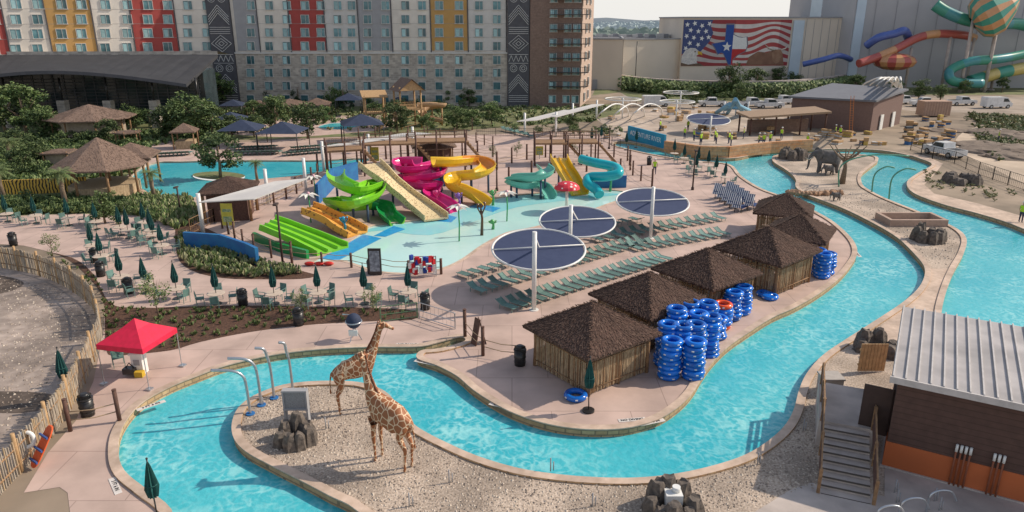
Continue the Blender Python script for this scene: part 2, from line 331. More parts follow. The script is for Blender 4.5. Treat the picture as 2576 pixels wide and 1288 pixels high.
region("pool_terrace",[L([(560,330),(700,300),(900,290),(1000,296),(960,325),(840,338),(700,345)],4)],ws,.009,DECK)
region("dirt_road",[L([(2900,290),(2560,296),(2450,322),(2405,350),(2420,385),(2500,425),(2600,470),(2900,570),(2900,470),(2620,405),(2530,372),(2530,345),(2620,330),(2900,325)],4)],[],.01,ROAD)
region("parking_lot",[L0([(1480,210),(1560,230),(1580,262),(1700,275),(2000,280),(2250,275),(2320,282),(2500,284),(2700,288),(2700,246),(2300,240),(1900,240),(1600,220),(1500,205)])],[],.008,M("dirt_lot",(.40,.33,.265),(.29,.235,.185),.3,.95,.2,patch=(.06,.75,1.12)))
region("grass_verge",[L0([(1490,240),(1560,232),(1600,255),(1950,255),(2000,240),(2600,238),(2700,236),(2700,222),(1540,215),(1500,218)])],[],.012,GRASS)
region("construction_pad",[L0([(1500,300),(1620,275),(1850,275),(2000,300),(1990,380),(1860,392),(1700,378),(1560,345)])],ws,.014,M("pad_concrete",(.52,.43,.345),(.38,.305,.245),.5,.9,patch=(.12,.75,1.1)))
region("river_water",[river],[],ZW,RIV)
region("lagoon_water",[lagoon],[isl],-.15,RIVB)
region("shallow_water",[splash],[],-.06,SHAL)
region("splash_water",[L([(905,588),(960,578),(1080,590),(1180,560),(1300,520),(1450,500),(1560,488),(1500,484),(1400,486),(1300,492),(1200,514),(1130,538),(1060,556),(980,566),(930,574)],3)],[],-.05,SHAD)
region("pool_lane",[L0([(808,648),(850,654),(960,598),(915,588)]),L0([(940,592),(970,594),(1020,575),(990,567)]),L0([(1060,552),(1135,558),(1150,545),(1100,533)]),L0([(1180,518),(1240,532),(1260,522),(1200,510)])],[],-.042,BLUEF)
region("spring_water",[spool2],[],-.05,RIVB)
def rim(name,loop,w,zt,zb,mats):
    n=len(loop);ar=sum(loop[i].x*loop[(i+1)%n].y-loop[(i+1)%n].x*loop[i].y for i in range(n));sg=1 if ar>0 else -1
    nn=[]
    for i in range(n):
        t=(loop[(i+1)%n]-loop[i-1]).normalized();nn.append(Vector((t.y,-t.x))*sg)
    mb=MB();vs=[]
    for p,q in zip(loop,nn):
        o=p+q*w
        vs+=[(p.x,p.y,zb),(p.x,p.y,zt-.06),(p.x-q.x*.04,p.y-q.y*.04,zt-.055),(p.x-q.x*.04,p.y-q.y*.04,zt),(o.x,o.y,zt),(o.x,o.y,-.05)]
    for i in range(n):
        j=(i+1)%n
        for k in range(5):
            f=(i*6+k,j*6+k,j*6+k+1,i*6+k+1)
            mb.f.append(list(f) if sg>0 else list(f[::-1]));mb.m.append(0 if k==0 else (0 if k==4 else 1));mb.s.append(False)
    mb.v=[Vector(v) for v in vs]
    return struct(mobj(name,mb.mesh(name,mats)))
rim("river_kerb",river,.34,.10,-1,[STONE,COPE])
rim("lagoon_kerb",lagoon,.3,.05,-.6,[COPE,COPE])
rim("splash_kerb",splash,.25,.03,-.3,[COPE,COPE])
# gravel stones: loose pebbles and clods on the open ground
mb=MB()
def pebbles(loop,n,s0,s1):
    lp=L0(loop);xs=[p.x for p in lp];ys=[p.y for p in lp];c=0
    while c<n:
        x,y=R.uniform(min(xs),max(xs)),R.uniform(min(ys),max(ys))
        if inside((x,y),lp) and not inside((x,y),river):
            s=R.uniform(s0,s1)*R.uniform(.5,1);b=[Vector((x+s*math.cos(a+R.uniform(-.3,.3)),y+s*math.sin(a),.005)) for a in(0,1.6,3.1,4.7)]
            t=Vector((x,y,.01+s*.7));mb.add(b+[t],[(0,1,4),(1,2,4),(2,3,4),(3,0,4)],R.randrange(3));c+=1
pebbles([(590,1040),(760,970),(900,970),(1000,1050),(1100,1130),(1500,1215),(1800,1190),(1960,1100),(2020,980),(2200,1000),(2200,1200),(1950,1250),(1700,1320),(900,1320),(700,1190),(600,1120)],7000,.03,.085)
pebbles([(2010,470),(2200,490),(2420,590),(2390,670),(2330,660),(2260,600),(2120,525),(2010,490)],900,.05,.12)
pebbles([(0,690),(150,730),(240,800),(200,930),(60,1120),(0,1150)],1200,.03,.1)
o=mobj("gravel_stones",mb.mesh("gravel_stones",[M("peb1",(.62,.53,.43)),M("peb2",(.40,.32,.25)),M("peb3",(.26,.21,.17))]));o["kind"]="stuff";tag(o,"loose tan pebbles scattered over the gravel ground","gravel")
# ---------------- foliage
def leafcloud(mb,c,rx,rz,n,ls,mats=(0,1,2),clumps=14,shape='round'):
    cl=[]
    for _ in range(clumps):
        for _ in range(20):
            d=Vector((R.uniform(-1,1),R.uniform(-1,1),R.uniform(-1,1)))
            if shape=='cone':
                h=(d.z+1)/2
                if math.hypot(d.x,d.y)<=(1-h)*.9+.08:break
            elif .35<d.length<.92:break
        cl.append((Vector((c[0]+d.x*rx,c[1]+d.y*rx,c[2]+d.z*rz)),R.uniform(.22,.42)*(.6 if shape=='cone' else 1)))
    for k in range(n):
        q,r=cl[k%clumps]
        d=Vector((R.gauss(0,1),R.gauss(0,1),R.gauss(0,1)));d.normalize();d*=R.uniform(.5,1.05)*r
        p=q+Vector((d.x*rx,d.y*rx,d.z*rz*.9))
        a=Vector((R.gauss(0,1),R.gauss(0,1),R.gauss(0,.6))).normalized();b=a.cross(Vector((R.gauss(0,1),R.gauss(0,1),R.gauss(0,1)))).normalized()
        s=ls*R.uniform(.6,1.4)
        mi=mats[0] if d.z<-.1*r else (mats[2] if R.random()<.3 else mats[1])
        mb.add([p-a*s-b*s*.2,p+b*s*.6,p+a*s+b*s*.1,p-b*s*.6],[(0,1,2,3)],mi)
def trunkmesh(h,r,spread,n=5):
    mb=MB()
    mb.tube([(0,0,0),(.01,.01,h*.35),(-.01,0,h*.85)],[r,r*.75,r*.3],7)
    for i in range(n):
        a=i*2.4+R.random();z=h*R.uniform(.3,.6)
        mb.tube([(0,0,z),(math.cos(a)*spread*.5,math.sin(a)*spread*.5,z+h*.15),(math.cos(a)*spread*.9,math.sin(a)*spread*.9,z+h*.33)],[r*.5,r*.3,r*.1],5)
    return mb.mesh("trunk",[BARK])
TREES=[]
for k in range(4):
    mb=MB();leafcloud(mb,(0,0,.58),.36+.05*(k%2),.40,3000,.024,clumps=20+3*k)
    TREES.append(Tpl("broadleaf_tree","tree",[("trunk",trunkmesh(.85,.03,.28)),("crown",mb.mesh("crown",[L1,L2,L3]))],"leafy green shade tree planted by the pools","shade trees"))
CON=[]
for k in range(2):
    mb=MB();leafcloud(mb,(0,0,.53),.34,.47,2400,.022,(0,0,1),30,'cone')
    CON.append(Tpl("conifer_tree","tree",[("trunk",trunkmesh(.9,.025,.08)),("crown",mb.mesh("crown",[C1 if k==0 else L2,L1 if k==0 else L3]))],"dark conical evergreen tree near the hotel","evergreen trees"))
SPT=[]
for k in range(2):
    mb=MB();leafcloud(mb,(0,0,.6),.28,.38,900,.018,(1,2,2),18)
    SPT.append(Tpl("sapling_tree","tree",[("trunk",trunkmesh(.9,.014,.2,8)),("crown",mb.mesh("crown",[L1,L2,L3]))],"thin young sapling with sparse pale leaves","young saplings"))
def palm(h=1,fr=16):
    t=MB();t.tube([(0,0,0),(.02,0,h*.4),(.0,.01,h*.74)],[.06,.045,.05],8)
    c=MB()
    for i in range(fr*2):
        a=i*2.399;el=R.uniform(-.2,1.0);Lf=.34*R.uniform(.8,1.1);pts=[]
        for k in range(6):
            s=k/5;pts.append(Vector((math.cos(a)*Lf*s*math.cos(el*.6),math.sin(a)*Lf*s*math.cos(el*.6),h*.76+Lf*(s*math.sin(el)-.55*s*s))))
        sd=Vector((-math.sin(a),math.cos(a),0))
        for k in range(5):
            for sg in(-1,1):
                for q in range(3):
                    p=pts[k].lerp(pts[k+1],q/3);w=.085*math.sin(math.pi*min(.95,(k+q/3+.6)/5.6))
                    o=p+sd*sg*w+Vector((0,0,-w*.45))+(pts[k+1]-pts[k])*.5
                    c.add([p,p+(pts[k+1]-pts[k])*.22,o],[(0,1,2)],R.choice((0,1,1)))
    return Tpl("palm_tree","palm tree",[("trunk",t.mesh("trunk",[BARK])),("crown",c.mesh("crown",[L2,L3]))],"short palm tree with a spiky green crown","palm trees")
PALM=palm()
SHR=[]
for k in range(3):
    mb=MB();leafcloud(mb,(0,0,.42),.55,.45,520,.045,(0,1,2),11)
    SHR.append(Tpl("shrub","shrub",[("shrub",mb.mesh("shrub",[L1,L2,L3]))],"rounded green shrub in a planted bed","shrubs in the beds"))
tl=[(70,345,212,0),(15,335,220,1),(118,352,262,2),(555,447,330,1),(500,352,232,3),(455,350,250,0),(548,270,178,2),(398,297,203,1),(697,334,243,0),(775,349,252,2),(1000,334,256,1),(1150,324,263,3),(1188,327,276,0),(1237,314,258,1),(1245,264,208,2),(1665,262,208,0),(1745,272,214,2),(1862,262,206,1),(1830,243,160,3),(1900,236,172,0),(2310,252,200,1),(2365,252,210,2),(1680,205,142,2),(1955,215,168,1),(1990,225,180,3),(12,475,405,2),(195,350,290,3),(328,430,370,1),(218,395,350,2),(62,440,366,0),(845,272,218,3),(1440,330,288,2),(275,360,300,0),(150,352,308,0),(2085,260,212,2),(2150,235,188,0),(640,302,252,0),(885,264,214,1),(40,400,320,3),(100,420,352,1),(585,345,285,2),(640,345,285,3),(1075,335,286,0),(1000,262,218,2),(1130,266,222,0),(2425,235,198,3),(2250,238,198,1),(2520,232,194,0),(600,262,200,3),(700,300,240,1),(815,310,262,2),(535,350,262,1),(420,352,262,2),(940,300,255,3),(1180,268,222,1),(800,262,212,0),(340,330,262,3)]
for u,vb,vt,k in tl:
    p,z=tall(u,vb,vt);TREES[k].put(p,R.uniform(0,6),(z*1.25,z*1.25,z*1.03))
for u,vb,vt,k in [(680,265,190,0),(752,268,203,0),(865,274,206,0),(962,260,218,0),(265,562,465,1),(722,264,228,0),(1045,262,228,0),(915,264,222,0)]:
    p,z=tall(u,vb,vt);CON[k].put(p,R.uniform(0,6),(z*1.2,z*1.2,z))
for u,vb,vt,k in [(400,800,672,0),(758,792,718,1),(940,795,708,0),(135,652,578,1),(1300,395,352,0),(1240,400,360,1),(1445,390,352,0)]:
    p,z=tall(u,vb,vt);SPT[k].put(p,R.uniform(0,6),(z,z,z))
for u,vb,vt in [(168,522,405),(390,505,412),(35,432,330),(377,318,265),(648,458,392),(910,385,345),(12,505,400),(185,345,300),(280,315,280),(985,352,318),(1520,205,168),(1870,205,172),(2080,205,168),(340,300,262),(1645,200,172)]:
    p,z=tall(u,vb,vt);PALM.put(p,R.uniform(0,6),(z,z,z))
def scatter(tpls,loop,n,s0,s1,z=0):
    lp=L0(loop);xs=[p.x for p in lp];ys=[p.y for p in lp];c=0;g=0
    while c<n and g<n*60:
        g+=1;q=(R.uniform(min(xs),max(xs)),R.uniform(min(ys),max(ys)))
        if inside(q,lp) and not any(inside(q,w) for w in ws):
            s=R.uniform(s0,s1);R.choice(tpls).put((q[0],q[1],z),R.uniform(0,6),s);c+=1
scatter(SHR,[(0,500),(430,505),(470,560),(380,560),(260,535),(0,540)],42,.7,1.4)
scatter(SHR,[(450,565),(530,590),(640,650),(560,690),(470,660)],6,.4,.8)
scatter(SHR,[(0,345),(150,350),(330,345),(350,400),(160,420),(60,470),(0,450)],60,1.3,2.6)
scatter(SHR,[(380,330),(560,300),(620,330),(560,356),(400,362)],26,1,2.2)
scatter(SHR,[(560,262),(1270,268),(1250,285),(900,285),(600,280)],36,1.4,2.8)
scatter(SHR,[(1000,325),(1550,322),(1570,345),(1250,335)],22,.9,1.6)
scatter(SHR,[(1570,232),(2140,240),(2100,262),(1600,262)],18,1.5,3)
scatter(SHR,[(0,285),(330,285),(380,310),(300,330),(0,330)],26,1.5,3)
scatter(SHR,[(2420,290),(2576,300),(2576,390),(2480,400)],12,.5,1.2)
def stuff(name,loop,n,h,w,mats,z=.02,label=""):
    lp=L0(loop);xs=[p.x for p in lp];ys=[p.y for p in lp];mb=MB();c=0;g=0
    while c<n and g<n*50:
        g+=1;x,y=R.uniform(min(xs),max(xs)),R.uniform(min(ys),max(ys))
        if not inside((x,y),lp) or any(inside((x,y),w_) for w_ in ws):continue
        c+=1
        for k in range(10):
            a=R.uniform(0,6.28);r=R.uniform(.4,1)*w;hh=h*R.uniform(.5,1.1);d=Vector((math.cos(a),math.sin(a),0));s=Vector((-d.y,d.x,0))*w*.15
            b=Vector((x,y,z))
            mb.add([b-s,b+s,b+d*r*.6+Vector((0,0,hh))+s*.8,b+d*r+Vector((0,0,hh*.7))-s*.6],[(0,1,2,3)],R.randrange(len(mats)))
    o=mobj(name,mb.mesh(name,mats));o["kind"]="stuff";tag(o,label or "low green planting covering the bed","plants")
stuff("ground_cover",[(120,640),(235,690),(272,760),(340,778),(700,775),(1030,783),(1020,803),(800,812),(600,835),(430,878),(275,885),(264,820),(255,740)],280,.26,.17,[L2,L3],label="rows of small green plants in dark mulch")
stuff("ornamental_grass",[(450,590),(520,600),(660,665),(780,690),(640,700),(500,685),(450,650)],280,.55,.42,[GR,L3,L2,GR],label="pale ornamental grasses in a curved bed")
stuff("bed_grass",[(340,500),(470,480),(500,560),(440,580),(380,550),(300,535)],300,.8,.5,[L2,L3,GR])
stuff("meadow_grass",[(0,500),(300,505),(430,530),(200,538),(0,545)],400,.6,.5,[L2,L3,L1])
stuff("lawn_grass",[(0,345),(500,330),(560,355),(380,368),(340,440),(60,470),(0,470)],1100,.7,.7,[L2,L3,L1])
stuff("hotel_bed_grass",[(300,300),(560,275),(1550,268),(1500,310),(1200,322),(600,335)],700,.6,.8,[L2,L3,GR])
stuff("weeds",[(2440,285),(2620,300),(2620,400),(2500,405),(2450,340)],380,.6,.8,[L2,GR,GR])
stuff("river_plants",[(2310,425),(2560,480),(2560,520),(2330,470)],60,.3,.3,[GR])
mb=MB();hp=cr([P(u,v) for u,v in [(1560,222),(1620,232),(1720,240),(1850,244),(1980,242),(2080,234),(2145,222)]],10)
for p in hp:
    for k in range(150):
        q=p+Vector((R.uniform(-2.6,2.6),R.uniform(-2,2),R.uniform(0,3.1)));a=Vector((R.gauss(0,1),R.gauss(0,1),R.gauss(0,1))).normalized()*.38;b=a.orthogonal().normalized()*.32
        mb.add([q-a,q+b,q+a,q-b],[(0,1,2,3)],R.randrange(3))
single("hedge",mb,[L1,L2,L3],"long clipped hedge curving around a raised terrace","hedge")
mb=MB();mb.sweep([p+Vector((0,5,3.2)) for p in hp],[(-.5,-2.4),(.5,-2.4),(.5,0),(-.5,0)],0,sm=False);single("terrace_wall",mb,[CONC],"pale curved concrete terrace wall behind the hedge","wall")
mb=MB()
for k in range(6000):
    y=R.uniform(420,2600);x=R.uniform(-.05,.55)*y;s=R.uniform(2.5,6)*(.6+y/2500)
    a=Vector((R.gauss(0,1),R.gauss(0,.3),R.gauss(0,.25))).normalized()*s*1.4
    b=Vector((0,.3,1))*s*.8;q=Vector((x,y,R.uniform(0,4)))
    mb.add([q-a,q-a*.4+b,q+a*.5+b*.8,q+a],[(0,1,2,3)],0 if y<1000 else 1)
o=mobj("distant_woodland",mb.mesh("distant_woodland",[M("far_leaf_haze",(.22,.30,.26),(.3,.37,.33),.05,.9),M("farther_leaf_haze",(.42,.52,.54),(.48,.57,.60),.02,.9)]));o["kind"]="stuff";tag(o,"hazy wooded plain reaching the horizon","woodland")  # aerial haze painted into the leaf colours, paler and bluer farther out
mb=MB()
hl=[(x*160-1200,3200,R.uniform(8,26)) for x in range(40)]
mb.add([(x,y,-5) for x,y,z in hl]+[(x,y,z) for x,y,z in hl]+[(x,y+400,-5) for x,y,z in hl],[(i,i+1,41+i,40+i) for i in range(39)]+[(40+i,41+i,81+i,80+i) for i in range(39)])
struct(mobj("distant_hills",mb.mesh("distant_hills",[M("haze_hill",(.56,.66,.72),(.6,.7,.75),.01,.9)])))  # distance haze painted in as a pale blue hill colour
# ---------------- hotel
def winmesh():
    fr=MB();w,h=1.6,1.65
    fr.box((-w/2,0,0),(.09,.16,h+.09));fr.box((w/2,0,0),(.09,.16,h+.09));fr.box((0,0,h/2),(w-.09,.155,.09));fr.box((0,0,-h/2),(w+.3,.24,.1));fr.box((.12,0,0),(.06,.15,h-.1))
    g=MB();g.box((0,.03,0),(w-.1,.06,h-.1));g2=MB();g2.box((-.32,-.012,-.05),(.7,.02,h-.3))
    return fr.mesh("frame",[SLG]),g.mesh("pane",[TGL]),g2.mesh("curtain",[CURT])
WF,WG,WC=winmesh()
def windows(parent,pts,rz,cap=100):
    for k,p in enumerate(pts[:cap]):
        w=mobj("window",WF,parent,p,rz);mobj("pane",WG,w)
        if R.random()<.75:mobj("curtain",WC,w)
    if len(pts)>cap:
        mb=MB()
        for p in pts[cap:]:
            T=Matrix.Translation(Vector(p))@Matrix.Rotation(rz,4,'Z')
            mb.box((0,0,0),(1.6,.14,1.65),0,T=T);mb.box((0,-.06,0),(1.4,.06,1.45),1,T=T)
        o=mobj("window_rows",mb.mesh("window_rows",[SLG,TGL]),parent);o["kind"]="stuff"
def xa(u,Y,z=12):return (u-1288)/F*(Y*math.cos(TH)+(H-z)*math.sin(TH))
def online(u,A,Bp,z=12):
    lo,hi=-1.0,2.0
    f=lambda s:(A[0]+(Bp[0]-A[0])*s)-xa(u,A[1]+(Bp[1]-A[1])*s,z)
    for _ in range(50):
        m=(lo+hi)/2
        if f(lo)*f(m)<=0:hi=m
        else:lo=m
    return Vector((A[0]+(Bp[0]-A[0])*lo,A[1]+(Bp[1]-A[1])*lo,0))
def wing(name,A,Bp,depth,bays,cols,rows,label,zt=31,zs=10.4):
    A=Vector((*A,0));Bp=Vector((*Bp,0));d=(Bp-A).normalized();n=Vector((d.y,-d.x,0))
    r=root(name,A,label,"hotel");rz=math.atan2(d.y,d.x)
    bk=-n*depth
    w=MB();w.prism([(0,0),tuple((Bp-A).xy),tuple((Bp-A+bk).xy),tuple(bk.xy)],0,zt,0);mobj("wall",w.mesh("wall",[BEIGE]),r)
    q=MB();ln=(Bp-A).length
    T=Matrix.Rotation(rz,4,'Z');q.box((ln/2,-.15,zs/2),(ln,.3,zs),0,T=T);q.box((ln/2,-.25,zs+.15),(ln+.1,.5,.3),1,T=T)
    mobj("stone_base",q.mesh("stone_base",[LIME,SLG]),r)
    for u0,u1,mt in bays:
        a=(online(u0,A,Bp)-A).length;b=(online(u1,A,Bp)-A).length
        if a>b:a,b=b,a
        q=MB();q.box(((a+b)/2,-.06,(zs+zt)/2+.3),(b-a-.25,.12,zt-zs-.6),0,T=T)
        for k in range(8):
            q.box(((a+b)/2,-.125,zs+.9+k*2.6-.3),(b-a-.25,.02,.05),1,T=T)
        mobj("wall_panel",q.mesh("wall_panel",[mt,M("joint_"+mt.name,(.35,.33,.31))]),r)
        q=MB();q.box((b,-.22,zt/2),(.16,.12,zt-.5),0,T=T);mobj("downpipe",q.mesh("downpipe",[CHAR]),r)
    pts=[]
    for z in rows:
        for u in cols:
            s=(online(u,A,Bp,z)-A).length;off=-.37 if z<zs else -.19
            pts.append(T@Vector((s,off,z)))
    windows(r,pts,rz)
    return r
wing("hotel_building",(-55.8,150),(-1.0,150),18,[(597,655,SGREY),(655,733,BEIGE),(733,822,SRED),(822,905,SLG),(905,988,SGREY),(988,1085,BEIGE),(1085,1178,SGOLD),(1178,1274,SLG)],
 [632,678,722,768,808,850,885,925,970,1020,1062,1105,1155,1205,1250],[11.9,14.5,17.0,19.6,9.2,6.7,4.1,1.5,22.2],"tall hotel wing, limestone base and coloured stucco bays")
wing("hotel_building",(-104,125.5),(-60.5,150),18,[(-80,25,SRED),(25,130,BEIGE),(130,245,SGOLD),(245,340,BEIGE),(340,450,SRED),(450,538,BEIGE)],
 [-15,40,95,155,205,265,320,372,422,472,520],[9.2,11.9,14.5,17.0,19.6,22.2],"angled hotel wing with red, gold and beige bays")
def pattern_tower(x0,x1,Y,label):
    r=root("stair_tower",((x0+x1)/2,Y,0),label,"tower");w=x1-x0
    q=MB();q.box((0,4,15.5),(w,8,31));mobj("wall",q.mesh("wall",[CHAR]),r)
    q=MB();y=-.05;hw=w/2-.25
    def ln(a,b,t=.13):q.beam((a[0],y,a[1]),(b[0],y,b[1]),t,.06)
    z=1.0;k=0
    while z<28:
        t=k%5
        if t==0:
            for j in range(4):ln((-hw,z+j*.4),(hw,z+j*.4),.1)
            z+=1.7
        elif t==1:
            for j in range(4):
                ln((-hw,z+j*.5),(0,z+2.2+j*.5));ln((0,z+2.2+j*.5),(hw,z+j*.5))
            z+=4
        elif t==2:
            for cx in(-hw*.5,hw*.5):
                for rr in(.7,.35):
                    c=[(cx+rr*math.cos(a*math.pi/6),z+.9+rr*math.sin(a*math.pi/6)) for a in range(13)]
                    for i in range(12):ln(c[i],c[i+1],.09)
            ln((-hw,z+1.9),(hw,z+1.9));z+=2.2
        elif t==3:
            for j in range(4):
                a=-hw+j*hw/2;ln((a,z),(a+hw/4,z+1.2));ln((a+hw/4,z+1.2),(a+hw/2,z))
            ln((-hw,z+1.4),(hw,z+1.4));z+=1.8
        else:
            for s in(1,.62,.28):
                c=[(0,z+1.7+1.6*s),(hw*s,z+1.7),(0,z+1.7-1.6*s),(-hw*s,z+1.7)]
                for i in range(4):ln(c[i],c[(i+1)%4])
            z+=3.6
        k+=1
    mobj("painted_pattern",q.mesh("painted_pattern",[WHITE]),r)
pattern_tower(-60.4,-55.9,149.4,"charcoal stair tower painted with white geometric line patterns")
pattern_tower(-.9,3.5,149.2,"slim charcoal stair tower with bold white tribal line patterns")
r=root("hotel_tower",(3.6,149,0),"brown brick hotel tower stacked with dark railed balconies","hotel")
q=MB();q.prism([(0,0),(10.2,-1.2),(14.2,17),(0,18)],0,31);mobj("wall",q.mesh("wall",[BRB]),r)
q=MB();q.prism([(10.2,-1.32),(14.35,17),(14.2,17),(10.1,-1.2)],.1,30.9);mobj("stucco_side",q.mesh("stucco_side",[M("peach",(.48,.36,.29),(.43,.325,.26),.8,.9)]),r)
for k in range(9):
    z=4.2+k*2.75
    q=MB();q.prism([(3.9,-2.0),(11.2,-2.3),(11.9,-.2),(9.5,-.9),(3.9,-.55)],z-.15,z,0)
    for a,b in(((3.9,-2.0),(11.2,-2.3)),((11.2,-2.3),(11.9,-.2))):
        A=Vector((*a,z+1.0));Bq=Vector((*b,z+1.0));q.beam(A,Bq,.07,.07)
        n=int((Bq-A).length/.35)
        for i in range(n+1):
            p=A.lerp(Bq,i/n);q.beam((p.x,p.y,z),(p.x,p.y,z+1),.04,.04)
    mobj("balcony",q.mesh("balcony",[BLACK]),r)
for k in range(10):
    for x in(4.6,7.4,9.2):
        w=mobj("window",WF,r,(x,-.08-x*.118-.02,1.6+2.75*k),-.117,.9);mobj("pane",WG,w);mobj("curtain",WC,w)
    for s in(.3,.62):
        x,y=10.35+4.05*s,-1.25+18.3*s;w=mobj("window",WF,r,(x+.08,y,1.6+2.75*k),math.atan2(18.2,4.1));mobj("pane",WG,w)
# restaurant
r=root("restaurant_building",(-75,122,0),"low restaurant with sweeping black curved roof and stone columns","building")
def RX(u,Y,z):return xa(u,Y,z)+75
q=MB();q.prism([(RX(-160,126,3),4),(RX(520,126,3),4),(RX(560,136,3),12),(RX(-160,136,3),12)],0,8.6);mobj("glass_wall",q.mesh("glass_wall",[DGL]),r)
q=MB()
a=Vector((RX(-160,133,10.8),11,10.9));b=Vector((RX(548,133,10.8),11,11.0));c=Vector((RX(468,117,7.4),-5,7.2))
ev=[]
for i in range(21):
    s=i/20;x=RX(-160,117,8)*(1-s)+c.x*s;zz=7.2+2.2*math.sin(math.pi*s)
    ev.append((x,-5+(-2.2*math.sin(math.pi*s)),zz))
n=len(ev);dz=Vector((0,0,-.5))
for i in range(n-1):
    s0=i/(n-1);s1=(i+1)/(n-1);t0=a.lerp(b,s0);t1=a.lerp(b,s1)
    q.add([t0,t1,ev[i+1],ev[i]],[(3,2,1,0)],0);q.add([t0+dz,t1+dz,Vector(ev[i+1])+dz,Vector(ev[i])+dz],[(0,1,2,3)],0)
    q.add([ev[i],ev[i+1],Vector(ev[i+1])+dz,Vector(ev[i])+dz],[(3,2,1,0)],1)
q.add([b,c,b+dz,c+dz],[(0,2,3,1)],0)
q.add([a+Vector((0,6,-.2)),b+Vector((0,6,-.2)),b+Vector((0,0,.6)),a+Vector((0,0,.6)),a,b],[(3,2,1,0),(4,5,2,3)],2)
mobj("roof",q.mesh("roof",[M("black_roof",(.03,.032,.037),(.042,.044,.05),.5,.85),CHAR,LIME]),r)
q=MB()
for i in range(12):
    z=1.2+i*.55;q.beam((RX(-150,125,z),3.7,z),(RX(500,125,z),3.7,z),.05,.1)
for i in range(26):
    x=RX(-150,125,3)+i*(RX(500,125,3)-RX(-150,125,3))/25;q.beam((x,3.75,0),(x,3.75,8),.12,.06)
mobj("mullion",q.mesh("mullion",[CHAR]),r)
for u in(20,160,275,390,500):
    q=MB();q.box((RX(u,119,2),-2.6,2.2),(1.3,1.3,4.4),0);q.cyl((RX(u,119,2),-2.6,4.4),(RX(u,119,2),-2.4,8),.18,n=6,m=1);mobj("column",q.mesh("column",[LIME,BLACK]),r)
# ---------------- convention buildings
def bldg(name,loop,z,mats,label,cat="building"):
    r=root(name,(0,0,0),label,cat);q=MB();q.prism(loop,0,z,0,1);mobj("wall",q.mesh("wall",mats),r)
    q=MB();n=len(loop)
    for i in range(n):
        a=Vector((*loop[i],z+.1));b=Vector((*loop[(i+1)%n],z+.1));q.beam(a,b,.5,.35)
    mobj("coping",q.mesh("coping",[M("cap_metal",(.35,.35,.36))]),r);return r
def FX(u,Y,z=8):return xa(u,Y,z)
r=bldg("warehouse_building",[(FX(1480,188),188),(FX(1566,185),185),(FX(1566,210),215),(FX(1480,210),215)],12.3,[TILT,ROOFG],"plain beige tilt wall service building")
for u in(1495,1520,1545):
    q=MB();q.box((FX(u,188,1.5),186.8,1.3),(1.2,.12,2.4));mobj("door",q.mesh("door",[SGREY]),r)
r=bldg("warehouse_building",[(FX(1567,194),194),(FX(1713,200),200),(FX(1713,200),225),(FX(1567,220),225)],12.0,[TILT,ROOFG],"long beige warehouse wall with black downpipes")
for u in(1600,1640,1675,1700):
    q=MB();q.cyl((FX(u,196),194.6+(u-1567)*.041-.5,0),(FX(u,196),194.6+(u-1567)*.041-.5,11.5),.15,n=6);mobj("downpipe",q.mesh("downpipe",[BLACK]),r)
q=MB()
for i in range(14):q.box((FX(1500+i*15,215),212+R.uniform(-3,3),12.6),(R.uniform(1,2.2),1.5,R.uniform(.6,1.3)),i%2)
mobj("rooftop_unit",q.mesh("rooftop_unit",[SLG,SGREY]),r)["kind"]="stuff"
x0,x1=FX(1713,198),FX(1987,204)
hall=bldg("convention_hall",[(x0,198),(x1,201),(x1+30,201),(x1+30,230),(x0,230)],17.4,[TILT,ROOFG],"large beige convention hall with a painted flag mural")
for i in range(9):
    q=MB();xx=x1+2.4+i*2.1;q.box((xx,200.95,8.6),(.06,.08,17));mobj("panel_joint",q.mesh("panel_joint",[SGREY]),hall)
wp=bldg("indoor_waterpark_building",[(FX(2135,194),194),(FX(2760,190),190),(FX(2760,190),240),(FX(2135,194),240)],40,[TILT2,ROOFG],"very tall windowless grey indoor waterpark hall")
for i in range(12):
    q=MB();xx=FX(2135,194)+5+i*5.2;q.box((xx,193.6-(xx-91)*.06,20),(.08,.1,39));mobj("panel_joint",q.mesh("panel_joint",[M("joint_dark",(.33,.33,.35))]),wp)
q=MB();X=FX(2065,215,18);X2=FX(2132,215,18);q.box(((X+X2)/2,219,13),(X2-X,8,26),0)
for i in range(9):q.box((X+(i+.5)*(X2-X)/9,214.9,22),(.12,.2,8),1)
for z in(18.4,20.5,22.5,24.5):q.box(((X+X2)/2,214.85,z),(X2-X,.2,.15),1)
single("glass_tower",q,[M("pale_glass",(.45,.56,.64),(.36,.48,.56),.3,.2),WHITE],"pale glass block rising above the hall roof","building")
q=MB();q.box((FX(2000,200)+.3,200.6,8.5),(2.8,.6,16.5),0);q.box((FX(2138,194)+1,193.6,14),(2.2,.5,28),0)
o=mobj("translucent_panel",q.mesh("translucent_panel",[M("blue_white",(.52,.62,.70),(.47,.57,.65),.3,.4)]),hall)
